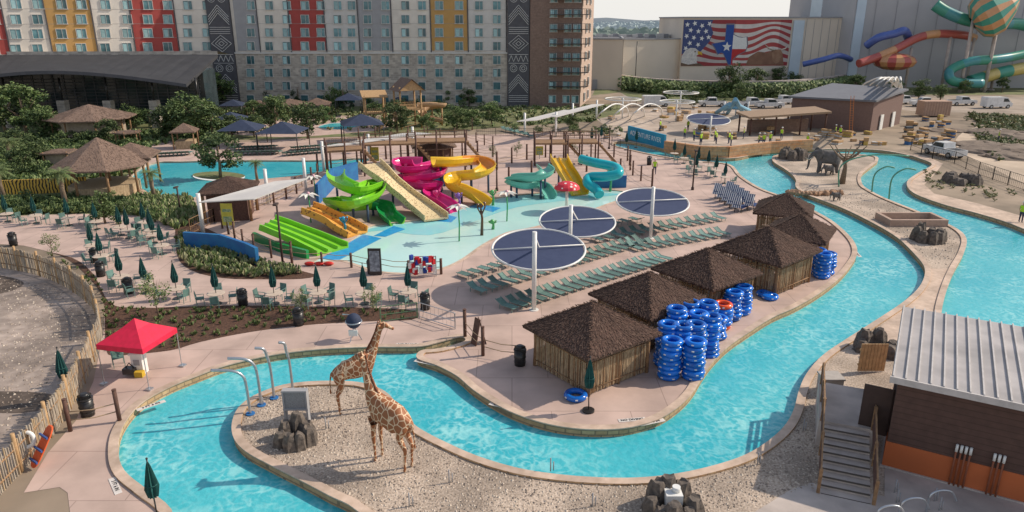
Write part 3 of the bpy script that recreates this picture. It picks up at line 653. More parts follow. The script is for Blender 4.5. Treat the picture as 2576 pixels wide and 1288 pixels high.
# mural
mw,mh=29.6,11.8;mur=root("flag_mural",(x0+.15,197.93,5.1),"large American and Texan flag mural with eagle and longhorn","mural",rz=math.atan2(3,x1-x0))
def wavy(s):return .95*math.sin(s*8.5+.6)+.35*math.sin(s*17)
q=MB()
for k in range(13):
    z0=k*mh/13;z1=(k+1)*mh/13
    for i in range(48):
        s0,s1=i/48,(i+1)/48
        def zz(z,s):
            e=math.sin(math.pi*z/mh);return min(mh,max(0,z+wavy(s)*e*1.25))
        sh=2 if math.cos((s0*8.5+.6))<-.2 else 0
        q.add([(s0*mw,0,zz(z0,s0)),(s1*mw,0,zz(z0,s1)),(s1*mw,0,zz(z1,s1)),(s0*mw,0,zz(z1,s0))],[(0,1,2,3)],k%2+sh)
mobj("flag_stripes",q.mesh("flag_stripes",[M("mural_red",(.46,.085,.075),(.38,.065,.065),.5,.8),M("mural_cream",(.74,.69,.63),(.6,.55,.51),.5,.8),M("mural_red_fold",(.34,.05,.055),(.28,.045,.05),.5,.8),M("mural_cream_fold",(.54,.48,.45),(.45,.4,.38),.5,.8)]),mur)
q=MB();q.add([(0,-.03,3.2),(2,-.03,2.4),(5,-.03,3.6),(7.3,-.03,6.2),(8.2,-.03,8.5),(7.4,-.03,10.2),(7.9,-.03,mh),(0,-.03,mh)],[tuple(range(8))],0)
def star(q,x,z,r,y,m,rot=0):
    pts=[(x+(r if i%2==0 else r*.42)*math.sin(i*math.pi/5+rot),y,z+(r if i%2==0 else r*.42)*math.cos(i*math.pi/5+rot)) for i in range(10)]
    q.add([(x,y,z)]+pts,[(0,1+(i+1)%10,1+i) for i in range(10)],m)
for i,(x,z) in enumerate([(1,10.6),(3,10.9),(5,10.3),(7,10.8),(2,9.2),(4.1,8.9),(6.2,8.9),(1,7.7),(3,7.3),(5.2,7.1),(7,7.4),(2,5.9),(4.3,5.5),(1,4.6)]):star(q,x,z,.72,-.05,1,i)
mobj("star_field",q.mesh("star_field",[M("mural_navy",(.05,.07,.18),(.065,.09,.22),.6,.8),WHITE]),mur)
q=MB();ox,oz,S=8.2,.9,9.6
def tp(a,b,y):return (ox+a*S,y,oz+b*S)
TXL=[(.36,1),(.36,.56),(.0,.5),(.10,.38),(.19,.22),(.27,.27),(.34,.25),(.43,.10),(.5,-.04),(.62,-.07),(.62,.08),(.74,.2),(.95,.3),(1.0,.45),(.96,.68),(.84,.66),(.72,.68),(.58,.74),(.58,1)]
cx_,cz_=.52,.45
q.add([tp(cx_+(a-cx_)*1.07,cz_+(b-cz_)*1.07,-.05) for a,b in TXL],[tuple(range(len(TXL)))],3)
q.add([tp(.36,1,-.07),tp(.36,.56,-.07),tp(0,.5,-.07),tp(.10,.38,-.07),tp(.19,.22,-.07),tp(.27,.27,-.07),tp(.34,.25,-.07),tp(.43,.10,-.07),tp(.5,-.04,-.07),tp(.58,-.06,-.07),tp(.58,1,-.07)],[tuple(range(11))],0)
q.add([tp(.58,.36,-.07),tp(.98,.36,-.07),tp(1.0,.45,-.07),tp(.96,.68,-.07),tp(.84,.66,-.07),tp(.72,.68,-.07),tp(.58,.74,-.07)],[tuple(range(7))],1)
q.add([tp(.58,-.06,-.07),tp(.62,-.07,-.07),tp(.62,.08,-.07),tp(.74,.2,-.07),tp(.95,.3,-.07),tp(.98,.36,-.07),tp(.58,.36,-.07)],[tuple(range(7))],2)
star(q,ox+.42*S,oz+.42*S,1.35,-.1,1)
mobj("state_flag",q.mesh("state_flag",[M("tex_blue",(.03,.09,.34)),WHITE,M("tex_red",(.55,.04,.04)),M("tex_line",(.2,.2,.25))]),mur)
q=MB()
q.add([(0,-.1,.1),(0,-.1,2.6),(.9,-.1,4),(2.2,-.1,4.7),(3.6,-.1,4.6),(4.6,-.1,3.9),(4.9,-.1,3.1),(4.2,-.1,2.8),(3.8,-.1,2.2),(4.2,-.1,1.2),(4.8,-.1,.4),(4.8,-.1,.1)],[tuple(range(12))],0)
q.add([(4.3,-.12,3.9),(5.4,-.12,3.7),(5.7,-.12,2.7),(5.2,-.12,3.0),(4.4,-.12,3.0)],[tuple(range(5))],1);q.add([(3.4,-.13,3.9),(3.8,-.13,3.95),(3.8,-.13,3.6),(3.45,-.13,3.55)],[(0,1,2,3)],2)
q.add([(0,-.12,0.05),(0,-.12,.9),(2,-.12,.4),(5,-.12,.8),(6.2,-.12,.05)],[tuple(range(5))],2)
mobj("eagle_head",q.mesh("eagle_head",[M("eagle_white",(.72,.69,.64),(.5,.48,.47),2),M("beak",(.65,.4,.04)),M("feather_brown",(.12,.075,.05),(.18,.12,.08),2)]),mur)
q=MB();q.add([(18,-.1,.2),(18.6,-.1,2.3),(21,-.1,3.7),(23.5,-.1,3.4),(25.3,-.1,4.0),(26.8,-.1,3.9),(28,-.1,2.9),(28.6,-.1,.2)],[tuple(range(8))],0)
q.add([(25.3,-.12,1.2),(24.9,-.12,3.3),(25.7,-.12,4.2),(27.2,-.12,4.2),(27.9,-.12,3.3),(27.2,-.12,.9),(26.3,-.12,.5)],[tuple(range(7))],1)
q.tube([(25.5,-.15,4.1),(24,-.15,4.5),(22.6,-.15,5.6)],[.22,.17,.04],6,2);q.tube([(27.4,-.15,4.1),(28.6,-.15,4.5),(29.3,-.15,5.6)],[.22,.17,.04],6,2)
mobj("longhorn",q.mesh("longhorn",[M("hide",(.22,.11,.07),(.3,.16,.1),.6),M("hide2",(.4,.24,.15),(.28,.15,.09),.8),M("horn",(.7,.62,.52))]),mur)
def text(s,size,loc,rot,mat,parent,name="lettering"):
    cu=bpy.data.curves.new(name,'FONT');cu.body=s;cu.size=size;cu.extrude=.01;cu.align_x='CENTER';cu.align_y='CENTER'
    t=bpy.data.objects.new("tmp",cu);link(t);bpy.context.view_layer.update()
    me=bpy.data.meshes.new_from_object(t.evaluated_get(bpy.context.evaluated_depsgraph_get()));bpy.data.objects.remove(t)
    me.materials.clear();me.materials.append(mat);o=mobj(name,me,parent,loc);o.rotation_euler=rot;return o
text("GAYLORD",.9,(12.2,-.2,-.8),(math.pi/2,0,0),M("sign_grey",(.12,.12,.14)),mur);text("TEXAN",.5,(12.2,-.2,-1.6),(math.pi/2,0,0),MC["sign_grey"],mur)
Cg,Co,Cy,Cb,Cr,Ct=col("ride_green",(.06,.30,.22)),col("ride_orange",(.58,.30,.14)),col("ride_yellow",(.58,.46,.16)),col("ride_blue",(.08,.13,.38)),col("ride_red",(.44,.10,.08)),col("ride_teal",(.07,.29,.31))
def ride(name,pts,r,mats,label,n=6,seg=4):
    q=MB();pp=cr([PY(u,v,Y) for u,v,Y in pts],n);q.tube(pp,r,12,mf=lambda i:(i//seg)%len(mats))
    return single(name,q,mats,label,"water slide","indoor park slides")
ride("enclosed_waterslide",[(2640,80,186),(2560,60,186),(2500,62,184),(2430,50,183),(2380,30,184),(2352,12,185)],1.35,[Cg,Cg,Ct],"big green enclosed tube slide leaving the wall")
ride("enclosed_waterslide",[(2180,115,186),(2210,95,184),(2250,85,184),(2275,78,184),(2285,95,186)],1.0,[Cb],"dark blue enclosed tube slide on steel columns")
ride("enclosed_waterslide",[(2160,160,180),(2195,148,181),(2250,125,182),(2310,95,184),(2360,85,184),(2420,88,185),(2450,95,187)],1.0,[Cr,Cr,Co],"red enclosed tube slide climbing along the wall")
ride("enclosed_waterslide",[(2020,162,186),(2070,150,184),(2110,140,185),(2140,150,188)],.7,[Cb],"small blue tube slide emerging from the wall")
ride("enclosed_waterslide",[(2440,205,180),(2490,190,181),(2540,178,182),(2640,160,184)],1.5,[Cg,Cy],"green and yellow enclosed slide along the wall")
ride("enclosed_waterslide",[(2640,120,184),(2560,140,182),(2500,150,180),(2440,155,179),(2390,178,179),(2400,205,178),(2470,210,178)],1.1,[Ct,Cg],"looping teal enclosed slide beside the wall")
q=MB();c=PY(2250,155,182)
for k in range(16):
    a0,a1=2*math.pi*k/16,2*math.pi*(k+1)/16
    for j in range(6):
        t0,t1=math.pi*j/6,math.pi*(j+1)/6
        f=lambda a,t:c+Vector((5*math.sin(t)*math.cos(a),5*math.sin(t)*math.sin(a),2.1*math.cos(t)))
        q.add([f(a0,t0),f(a0,t1),f(a1,t1),f(a1,t0)],[(0,1,2,3)],k%2,sm=True)
single("bowl_slide",q,[Cr,Co],"round red and orange enclosed bowl slide","water slide")
q=MB();c=PY(2490,35,178);ax=Vector((-.8,.3,-.55)).normalized();s1=ax.orthogonal().normalized();s2=ax.cross(s1)
for k in range(20):
    a0,a1=2*math.pi*k/20,2*math.pi*(k+1)/20
    pr=[(-6,.9),(-4.5,2.6),(-1,5.2),(1.5,5.3),(3,4.2),(3.8,1.5)]
    for (h0,r0),(h1,r1) in zip(pr,pr[1:]):
        g=lambda h,r,a:c+ax*h+(s1*math.cos(a)+s2*math.sin(a))*r
        q.add([g(h0,r0,a0),g(h1,r1,a0),g(h1,r1,a1),g(h0,r0,a1)],[(0,1,2,3)],k%2,sm=True)
for dx in(-3,3):q.cyl(c+Vector((dx,1,-1)),Vector((c.x+dx,c.y+1,0)),.4,n=8,m=2)
single("funnel_slide",q,[Cg,Co,CONC],"giant green and orange striped funnel slide on columns","water slide")
for u,v0,v1 in[(2205,215,120),(2290,215,90),(2345,215,95),(2390,215,20),(2530,215,60),(2440,220,170),(2570,210,100)]:
    q=MB();p=P(u,v0);a=Vector((p.x,184,0));q.cyl(a,(a.x,184,PY(u,v1,184).z),.35,n=8);q.cyl((a.x,184,0),(a.x,184,.4),.8,n=8)
    single("slide_column",q,[CONC],"tall round steel column carrying the slides","column","slide support columns")
# ---------------- skinned creatures
def skin(verts,edges,rad,sub=1,rootv=0):
    me=bpy.data.meshes.new("skel");me.from_pydata(verts,edges,[]);o=bpy.data.objects.new("skel",me);link(o)
    sk=o.modifiers.new("s",'SKIN');s=o.modifiers.new("u",'SUBSURF');s.levels=s.render_levels=sub
    for i,d in enumerate(me.skin_vertices[0].data):
        d.radius=(rad[i],rad[i]) if not isinstance(rad[i],tuple) else rad[i];d.use_root=(i==rootv)
    bpy.context.view_layer.update()
    m=bpy.data.meshes.new_from_object(o.evaluated_get(bpy.context.evaluated_depsgraph_get()));bpy.data.objects.remove(o)
    for p in m.polygons:p.use_smooth=True
    return m
def chain(V,E,Rd,start,pts):
    p=start
    for v,r in pts:
        V.append(v);Rd.append(r);E.append((p,len(V)-1));p=len(V)-1
    return p
def giraffe(loc,rz,scl,lean,label):
    V=[(0,0,2.5)];E=[];Rd=[(.44,.56)]
    pel=chain(V,E,Rd,0,[((-.75,0,2.4),(.38,.46))])
    ch=chain(V,E,Rd,0,[((.62,0,2.72),(.4,.56))])
    nb=chain(V,E,Rd,ch,[((.92+lean*.1,0,3.15),.33),((1.12+lean*.4,0,3.75),.22),((1.3+lean*.75,0,4.35),.165),((1.42+lean,0,4.78),.15)])
    hd=chain(V,E,Rd,nb,[((1.62+lean,0,4.84),.165)])
    chain(V,E,Rd,hd,[((1.9+lean,0,4.66),.1),((2.1+lean,0,4.53),.085)])
    for s in(-1,1):
        chain(V,E,Rd,nb,[((1.42+lean,s*.09,5.0),.035),((1.40+lean,s*.1,5.12),.045)])
        chain(V,E,Rd,nb,[((1.34+lean,s*.2,4.86),.05),((1.28+lean,s*.34,4.9),.03)])
        chain(V,E,Rd,ch,[((.72,s*.22,2.2),.2),((.75,s*.24,1.7),.125),((.8,s*.23,1.2),.095),((.77,s*.23,.65),.055),((.77,s*.23,.16),.06),((.81,s*.23,.03),.075)])
        chain(V,E,Rd,pel,[((-.78,s*.22,2.0),.25),((-.62,s*.25,1.62),.16),((-.93,s*.24,1.08),.085),((-.87,s*.24,.6),.052),((-.86,s*.24,.16),.058),((-.82,s*.24,.03),.075)])
    chain(V,E,Rd,pel,[((-1.15,0,2.3),.06),((-1.24,0,1.8),.03),((-1.25,0,1.4),.03),((-1.24,0,1.15),.07)])
    r=root("giraffe_statue",loc,label,"giraffe statue",None,rz,scl)
    me=skin(V,E,Rd,2);me.materials.clear();me.materials.append(GIR);mobj("body",me,r)
    q=MB();pts=[(.55,0,3.25),(.72+lean*.1,0,3.5),(.95+lean*.4,0,3.95),(1.15+lean*.75,0,4.45),(1.28+lean,0,4.92)]
    for a,b in zip(pts,pts[1:]):
        for k in range(6):
            s0,s1=k/6,(k+.8)/6;A=Vector(a).lerp(Vector(b),s0);Bq=Vector(a).lerp(Vector(b),s1);o=Vector((.14,0,-.04))
            w=Vector((0,.03,0));u=Vector((-.03,0,.03));q.add([A+o-w,Bq+o-w,Bq+u-w,A+u-w,A+o+w,Bq+o+w,Bq+u+w,A+u+w],[(0,1,2,3),(7,6,5,4),(3,2,6,7),(0,3,7,4),(1,5,6,2)])
    mobj("mane",q.mesh("mane",[M("mane_brown",(.18,.06,.025))]),r)
    for s in(-1,1):
        q=MB();q.sphere((1.66+lean,s*.135,4.9),.035,n=8,k=6);mobj("eye",q.mesh("eye",[BLACK]),r)
pg=(P(955,1158)+P(1022,1176))/2
giraffe(pg,math.radians(150),.93,-.15,"life size reticulated giraffe statue standing on gravel island")
pg=(P(876,1035)+P(918,1032))/2
giraffe(pg,math.radians(12),.86,.1,"giraffe statue with neck stretched up beside the river")
def elephant(loc,rz,scl,label):
    V=[(0,0,1.95)];E=[];Rd=[(.75,.82)]
    pel=chain(V,E,Rd,0,[((-.95,0,1.9),(.6,.66))]);ch=chain(V,E,Rd,0,[((.85,0,2.05),(.6,.68))])
    hd=chain(V,E,Rd,ch,[((1.5,0,2.5),(.42,.48))])
    chain(V,E,Rd,hd,[((1.95,0,2.05),.24),((2.1,0,1.5),.16),((2.12,0,.95),.12),((2.2,0,.5),.09),((2.4,0,.42),.07)])
    for s in(-1,1):
        chain(V,E,Rd,ch,[((.85+.1*s,s*.38,1.25),.27),((.85+.16*s,s*.38,.6),.2),((.85+.2*s,s*.38,.1),.23)])
        chain(V,E,Rd,pel,[((-.95,s*.36,1.2),.32),((-.9-.12*s,s*.36,.6),.2),((-.95-.18*s,s*.36,.1),.22)])
    chain(V,E,Rd,pel,[((-1.6,0,1.9),.08),((-1.75,0,1.2),.04)])
    r=root("elephant_statue",loc,label,"elephant statue",None,rz,scl)
    me=skin(V,E,Rd,2);me.materials.clear();me.materials.append(ELE);mobj("body",me,r)
    for s in(-1,1):
        q=MB();q.sphere((1.15,s*.62,2.35),.62,n=12,k=8,sc3=(.62,.12,1.05));o=mobj("ear",q.mesh("ear",[ELE]),r)
        q=MB();q.tube([(1.75,s*.22,1.95),(2.15,s*.3,1.65),(2.5,s*.3,1.75)],[.08,.06,.02],6);mobj("tusk",q.mesh("tusk",[M("ivory",(.7,.65,.52))]),r)
elephant(P(2078,436),math.radians(172),.98,"grey adult elephant statue standing on the sandy island")
elephant(P(2084,441),math.radians(185),.42,"small grey elephant calf statue beside its mother")
elephant(P(2103,505),math.radians(185),.3,"tiny dark calf statue on the gravel island")
# ---------------- thatch & cabanas
def thatch_roof(s,ze,za,sides=4,strands=2600,mats=None,ridge=True,rough=1.0):
    q=MB();ap=Vector((0,0,za));cs=[]
    for i in range(sides):
        a=2*math.pi*(i+.5)/sides;cs.append(Vector((s*math.cos(a),s*math.sin(a),ze)))
    for i in range(sides):
        a,b=cs[i],cs[(i+1)%sides];q.add([a,b,ap],[(0,1,2)],0);q.add([a-Vector((0,0,.14)),b-Vector((0,0,.14)),b,a],[(0,1,2,3)],0)
        n=((b-a).cross(ap-a)).normalized()
        for k in range(strands//sides):
            w=math.sqrt(R.random());t=R.random();lo=a.lerp(b,t);p=ap.lerp(lo,w*.97)
            d=(lo-ap).normalized();L_=R.uniform(.08,.22)*s/3;wd=(b-a).normalized()*R.uniform(.015,.04)*s/3
            h=R.uniform(.012,.035)*s/3*rough
            q.add([p-wd+n*.008,p+wd+n*.008,p+wd*.8+d*L_+n*h,p-wd*.8+d*L_+n*h],[(0,1,2,3)],R.choice((0,0,0,1)))
        for k in range(110 if strands>1500 else 40):
            t=R.random();p=a.lerp(b,t)+n*.02;dn=R.uniform(.1,.2);q.add([p+(a-b).normalized()*.05,p+(b-a).normalized()*.05,p+Vector((R.uniform(-.04,.04),R.uniform(-.04,.04),-dn))],[(0,1,2)],R.choice((0,0,1)))
        if ridge:
            for k in range(120):
                p=ap.lerp(a,R.random()*.97);e=((a-ap).normalized()*.6+Vector((R.gauss(0,.5),R.gauss(0,.5),.35))).normalized()*R.uniform(.06,.19)*s/3;wv=e.orthogonal().normalized()*.03
                q.add([p-wv,p+wv,p+e+n*.04],[(0,1,2)],1)
    return q.mesh("thatched_roof",mats or [THA,THB])
def cabana():
    s=2.0;parts=[("roof",thatch_roof(3.48,2.2,3.7,strands=4200))]
    for sx,sy in((-1,-1),(1,-1),(1,1),(-1,1)):
        p=MB();p.tube([(sx*s,sy*s,0),(sx*s+.03,sy*s,1.2),(sx*s,sy*s,2.4)],[.12,.10,.11],7)
        p.beam((sx*s,sy*s,1.7),(sx*s*.72,sy*s,2.35),.08,.08);parts.append(("post",p.mesh("post",[WOOD])))
    for sd in range(4):
        p=MB();T=Matrix.Rotation(sd*math.pi/2,4,'Z')
        x=-s+.13
        while x<s-.1:
            h=1.9+R.uniform(-.08,.05) if sd!=2 else .9
            a=T@Vector((x,-s+R.uniform(-.03,.03),.08));b=T@Vector((x+R.uniform(-.02,.02),-s,h))
            p.tube([a,b],R.uniform(.022,.036),5,R.choice((0,0,1)),sm=False);x+=R.uniform(.055,.085)
        for z in(.35,1.7 if sd!=2 else .8):p.tube([T@Vector((-s,-s-.05,z)),T@Vector((s,-s-.05,z))],.03,5,1)
        p.tube([T@Vector((-s,-s,2.25)),T@Vector((s,-s,2.25))],.08,6,1)
        if sd in(0,1):p.tube([T@Vector((0,-s-.03,0)),T@Vector((0,-s-.03,2.25))],.06,6,1)
        parts.append(("reed_wall",p.mesh("reed_wall",[REED,WOOD])))
    f=MB();f.box((0,.6,.4),(2.6,.8,.4),0);f.box((0,1.0,.8),(2.6,.2,.5),0);parts.append(("bench",f.mesh("bench",[M("cushion",(.05,.09,.14))])))
    return Tpl("cabana_hut","cabana",parts,"reed walled cabana with neat dark brown thatched roof","cabanas beside the river")
CAB=cabana()
for x,y,a,s in[(4.0,33.0,37,1.0),(7.7,37.7,37,.97),(12.1,42.0,37,.98),(17.2,46.0,40,1.05),(21.3,51.0,58,.92),(22.6,57.6,66,.92)]:
    CAB.put((x,y,.012),math.radians(a),s)
def tube_t(mat,lab):
    q=MB();q.torus((0,0,.14),.42,.15,0,24,8)
    for k in range(6):
        a=k*math.pi/3;q.box((.56*math.cos(a),.56*math.sin(a),.16),(.04,.12,.05),1,rz=a)
    return Tpl("inner_tube","inflatable tube",[("inner_tube",q.mesh("inner_tube",[mat,WHITE]))],lab,"stacked river tubes")
TB=tube_t(BTUBE,"glossy blue inflatable river tube in a stack");TO=tube_t(OTUBE,"bright orange inflatable river tube in a stack")
for u,v,n,o in[(1682,948,8,0),(1740,950,8,0),(1712,918,9,0),(1780,895,9,0),(1752,884,9,0),(1775,855,9,0),(1816,825,6,2),(1838,803,7,0),(1864,788,7,0),(2066,698,7,0),(2050,688,7,0),(2078,688,6,0),(1935,750,1,0),(1450,1000,1,0),(1925,745,1,0),(1697,885,10,0),(1728,855,9,0),(1672,915,9,0),(1745,915,9,0),(1835,775,6,0),(1800,850,5,0)]:
    p=P(u,v)
    for k in range(n):
        t=TO if(o and(k==n-1 or k==0)) else TB
        t.put((p.x+R.uniform(-.07,.07),p.y+R.uniform(-.07,.07),.02+k*.255),R.uniform(0,6),1)
# ---------------- loungers
q=MB()
q.beam((0,-.95,.34),(0,.3,.34),.54,.03,0);q.beam((0,.3,.34),(0,.88,.66),.54,.03,0)
for s in(-1,1):
    q.beam((s*.3,-1,.35),(s*.3,.32,.35),.04,.05,1);q.beam((s*.3,.3,.36),(s*.3,.92,.70),.04,.05,1)
    for y in(-.8,.45):q.beam((s*.3,y,0),(s*.3,y,.35),.04,.04,1)
LNG=Tpl("sun_lounger","sun lounger",[("sun_lounger",q.mesh("sun_lounger",[TEAL,TEALF]))],"teal sling sun lounger on the pool deck","sun loungers")
def lrow(a,b,n,flip=0,rz=None,s=.82):
    A,Bq=P(*a),P(*b);d=Bq-A;ra=math.atan2(d.y,d.x) if rz is None else rz
    for i in range(n):
        LNG.put(A.lerp(Bq,i/(n-1))+Vector((0,0,.012)),ra+(math.pi if flip else 0)+.12+R.uniform(-.05,.05),s)
lrow((1275,778),(1665,655),20);lrow((1200,735),(1610,612),20);lrow((1175,700),(1320,657),7,1)
lrow((1595,628),(1815,592),11);lrow((1500,606),(1805,553),14);lrow((1470,582),(1600,559),6,1)
lrow((590,378),(690,374),12,0,3,1);lrow((720,392),(880,378),16,0,3,1);lrow((385,395),(475,390),10,0,3.1,1);lrow((600,390),(700,388),10,0,3,1);lrow((740,378),(850,370),10,0,3,1)
lrow((1270,330),(1330,345),6,0,.4,1)
q=MB();q.beam((0,-.9,.36),(0,.3,.36),.6,.05,0);q.beam((0,.3,.36),(0,.85,.75),.6,.05,0)
for s in(-1,1):
    for y in(-.8,.45):q.beam((s*.3,y,0),(s*.3,y,.35),.05,.05,1)
q.tube([(-.35,.9,.3),(-.38,.8,1.1),(-.2,.5,1.4)],.03,5,2)
for k in range(8):
    a0=-.35+k*.09;q.add([(a0,.95,.5),(a0+.09,.95,.5),(a0+.09,.5,1.45),(a0,.5,1.45)],[(0,1,2,3)],2 if k%2 else 0)
DB=Tpl("daybed_lounger","covered lounger",[("daybed_lounger",q.mesh("daybed_lounger",[M("navy_stripe",(.02,.05,.16)),BLACK,WHITE]))],"blue and white striped covered lounger","striped covered loungers")
A,Bq=P(1862,532),P(1812,498)
for i in range(5):
    p=A.lerp(Bq,i/4);DB.put(p,2.4,1.1)
    DB.put(p+Vector((1.4,.8,0)),2.4,1.1)
# ---------------- shade discs
def shade(ub,vb,uc,vc,rad,vt):
    b=P(ub,vb);cy=b.y+rad+.15
    c=PY(uc,vc,cy);zt=PY(ub,vt,b.y).z
    r=root("shade_canopy",(b.x,b.y,0),"round navy shade sail canopy hung from a white mast","shade canopy","round shade canopies")
    q=MB();q.cyl((0,0,0),(0,0,zt),.14,n=12);q.cyl((0,0,0),(0,0,.05),.3,n=12);mobj("mast",q.mesh("mast",[WHITE]),r)
    C=c-Vector((b.x,b.y,0));T=Matrix.Translation(C)@Matrix.Rotation(math.radians(8.5),4,'X')
    n=48;q=MB();vs=[(0,0,-.05)]+[(rad*.97*math.cos(2*math.pi*i/n),rad*.97*math.sin(2*math.pi*i/n),0) for i in range(n)]
    q.add(vs,[(0,1+i,1+(i+1)%n) for i in range(n)],0,T)
    mobj("fabric",q.mesh("fabric",[NAVY]),r)
    q=MB();q.torus((0,0,0),rad,.07,0,48,8,T)
    d=Vector((math.cos(.12),math.sin(.12),0))*rad;q.cyl(T@(-d+Vector((0,0,.1))),T@(d+Vector((0,0,.1))),.045,n=8)
    q.beam((0,0,zt-.3),T@Vector((0,0,.12)),.1,.12);mobj("ring_frame",q.mesh("ring_frame",[WHITE]),r)
shade(1343,780,1355,625,3.0,583);shade(1433,652,1452,556,2.95,515);shade(1636,600,1641,507,3.05,470)
# ---------------- tables, chairs, umbrellas
q=MB();q.cyl((0,0,0),(0,0,.7),.035,n=8,m=1);q.cyl((0,0,.0),(0,0,.04),.3,n=14,m=1);q.cyl((0,0,.72),(0,0,.76),.55,n=20,m=0)
TAB=Tpl("patio_table","table",[("table_top",q.mesh("table_top",[M("table_stone",(.60,.49,.39),(.5,.4,.31),6,.5),TEALF]))],"round tan patio table with teal base","patio tables")
def umb():
    c=MB();n=10;vs=[]
    for z,r in [(1.15,.17),(1.5,.24),(1.9,.16),(2.3,.08),(2.5,.02)]:
        for i in range(n*2):
            a=math.pi*i/n;rr=r*(1 if i%2 else .62);vs.append((rr*math.cos(a),rr*math.sin(a),z))
    m=n*2;c.add(vs,[(j*m+i,j*m+(i+1)%m,(j+1)*m+(i+1)%m,(j+1)*m+i) for j in range(4) for i in range(m)]);c.torus((0,0,1.62),.19,.025,0,12,5)
    p=MB();p.cyl((0,0,0),(0,0,2.58),.025,n=6);p.cyl((0,0,0),(0,0,.08),.27,n=14);p.sphere((0,0,2.6),.04)
    return Tpl("patio_umbrella","umbrella",[("canopy",c.mesh("canopy",[DGREEN])),("pole",p.mesh("pole",[BLACK]))],"closed dark green patio umbrella","closed green umbrellas")
UMB=umb()
q=MB();q.box((0,0,.46),(.44,.44,.04),0);q.beam((0,.2,.48),(0,.3,.95),.42,.03,0)
for s in(-1,1):
    q.beam((s*.23,-.2,0),(s*.23,-.2,.65),.03,.03,1);q.beam((s*.23,.22,0),(s*.23,.3,.95),.03,.03,1);q.beam((s*.23,-.22,.65),(s*.23,.25,.66),.05,.025,1)
CHR=Tpl("patio_chair","chair",[("patio_chair",q.mesh("patio_chair",[TEAL,TEALF]))],"teal sling patio chair at a table","patio chairs")
for u,v,nc in[(547,765,4),(692,765,4),(802,762,4),(918,765,3),(1028,760,4),(447,752,3),(368,738,2),(308,722,3),(325,600,3),(258,668,3),(235,640,2),(410,640,3),(245,578,2),(305,592,2),(388,612,3),(92,562,3),(175,568,3),(20,558,3),(365,580,2),(383,600,2),(1695,400,2),(1720,412,2),(1755,422,2),(1780,432,2),(1800,445,2),(1822,462,2),(1750,440,2)]:
    p=P(u,v);TAB.put(p,0);UMB.put(p,R.random(),R.uniform(.97,1.05));a0=R.random()*6
    for k in range(nc):
        a=a0+k*6.283/max(nc,3);CHR.put(p+Vector((math.sin(a)*.95,-math.cos(a)*.95,.012)),a+R.uniform(-.25,.25)+math.pi,1)
for u,v in[(400,1322),(1480,1035),(172,1008),(1600,372),(1575,378),(1488,368),(1512,362)]:UMB.put(P(u,v)+Vector((0,0,.02)),R.random(),1.05 if v>900 else 1)
q=MB();q.cyl((0,0,0),(0,0,.8),.27,.3,14);q.cyl((0,0,.8),(0,0,.86),.32,.32,14);q.cyl((0,0,.98),(0,0,1.08),.28,.12,14)
for a in range(4):q.beam((.25*math.cos(a*1.57),.25*math.sin(a*1.57),.86),(.25*math.cos(a*1.57),.25*math.sin(a*1.57),.98),.05,.03)
for k in range(3):q.torus((0,0,.2+.25*k),.3,.012,0,14,4)
BIN=Tpl("trash_bin","trash bin",[("trash_bin",q.mesh("trash_bin",[BLACK]))],"round black trash bin with domed lid","black trash bins")
for u,v in[(612,768),(1070,778),(752,818),(222,1045),(35,618),(325,738),(935,688),(255,695),(1308,918),(1633,415),(240,660),(1030,470)]:BIN.put(P(u,v),0,1.05)
# ---------------- fences
def reedfence(pts,h,label,step=.085):
    pp=cr([P(u,v) for u,v in pts],14);q=MB();acc=0
    r=root("reed_fence",(0,0,0),label,"fence")
    for a,b in zip(pp,pp[1:]):
        d=(b-a).length;n=max(1,int(d/step))
        for i in range(n):
            p=a.lerp(b,i/n);q.tube([p+Vector((R.uniform(-.02,.02),R.uniform(-.02,.02),0)),p+Vector((R.uniform(-.02,.02),R.uniform(-.02,.02),h+R.uniform(-.1,.08)))],R.uniform(.03,.045),5,R.choice((0,0,0,1)),sm=False)
    mobj("reeds",q.mesh("reeds",[REED2,REED]),r)
    for z in(.4,h-.4):
        q=MB();q.tube([p+Vector((0,0,z)) for p in pp],.045,5);mobj("rail",q.mesh("rail",[WOOD]),r)
    for a,b in zip(pp,pp[1:]):
        acc+=(b-a).length
        if acc>2.4:acc=0;q=MB();q.tube([b,b+Vector((0,0,h+.25))],.08,7);mobj("post",q.mesh("post",[TWOOD]),r)
reedfence([(-160,655),(-40,668),(60,684),(130,705),(190,738),(232,775),(250,812),(256,850)],1.6,"curved weathered reed fence beside the planting bed")
reedfence([(258,862),(240,900),(218,952),(185,1015),(140,1085),(75,1165),(0,1245),(-80,1330)],1.5,"reed screen fence with wooden posts along the deck")
q=MB();q.tube([(0,0,0),(0,0,1.1)],.09,8);POST=Tpl("wooden_post","post",[("wooden_post",q.mesh("wooden_post",[DWOOD]))],"dark round timber post at the deck edge","timber posts")
q=MB();q.tube([(0,0,0),(0,0,1.9)],.11,8);q.cyl((0,0,1.9),(0,0,1.95),.12,n=8);POST2=Tpl("wooden_post","post",[("wooden_post",q.mesh("wooden_post",[DWOOD]))],"tall dark timber pole beside the slides","timber posts")
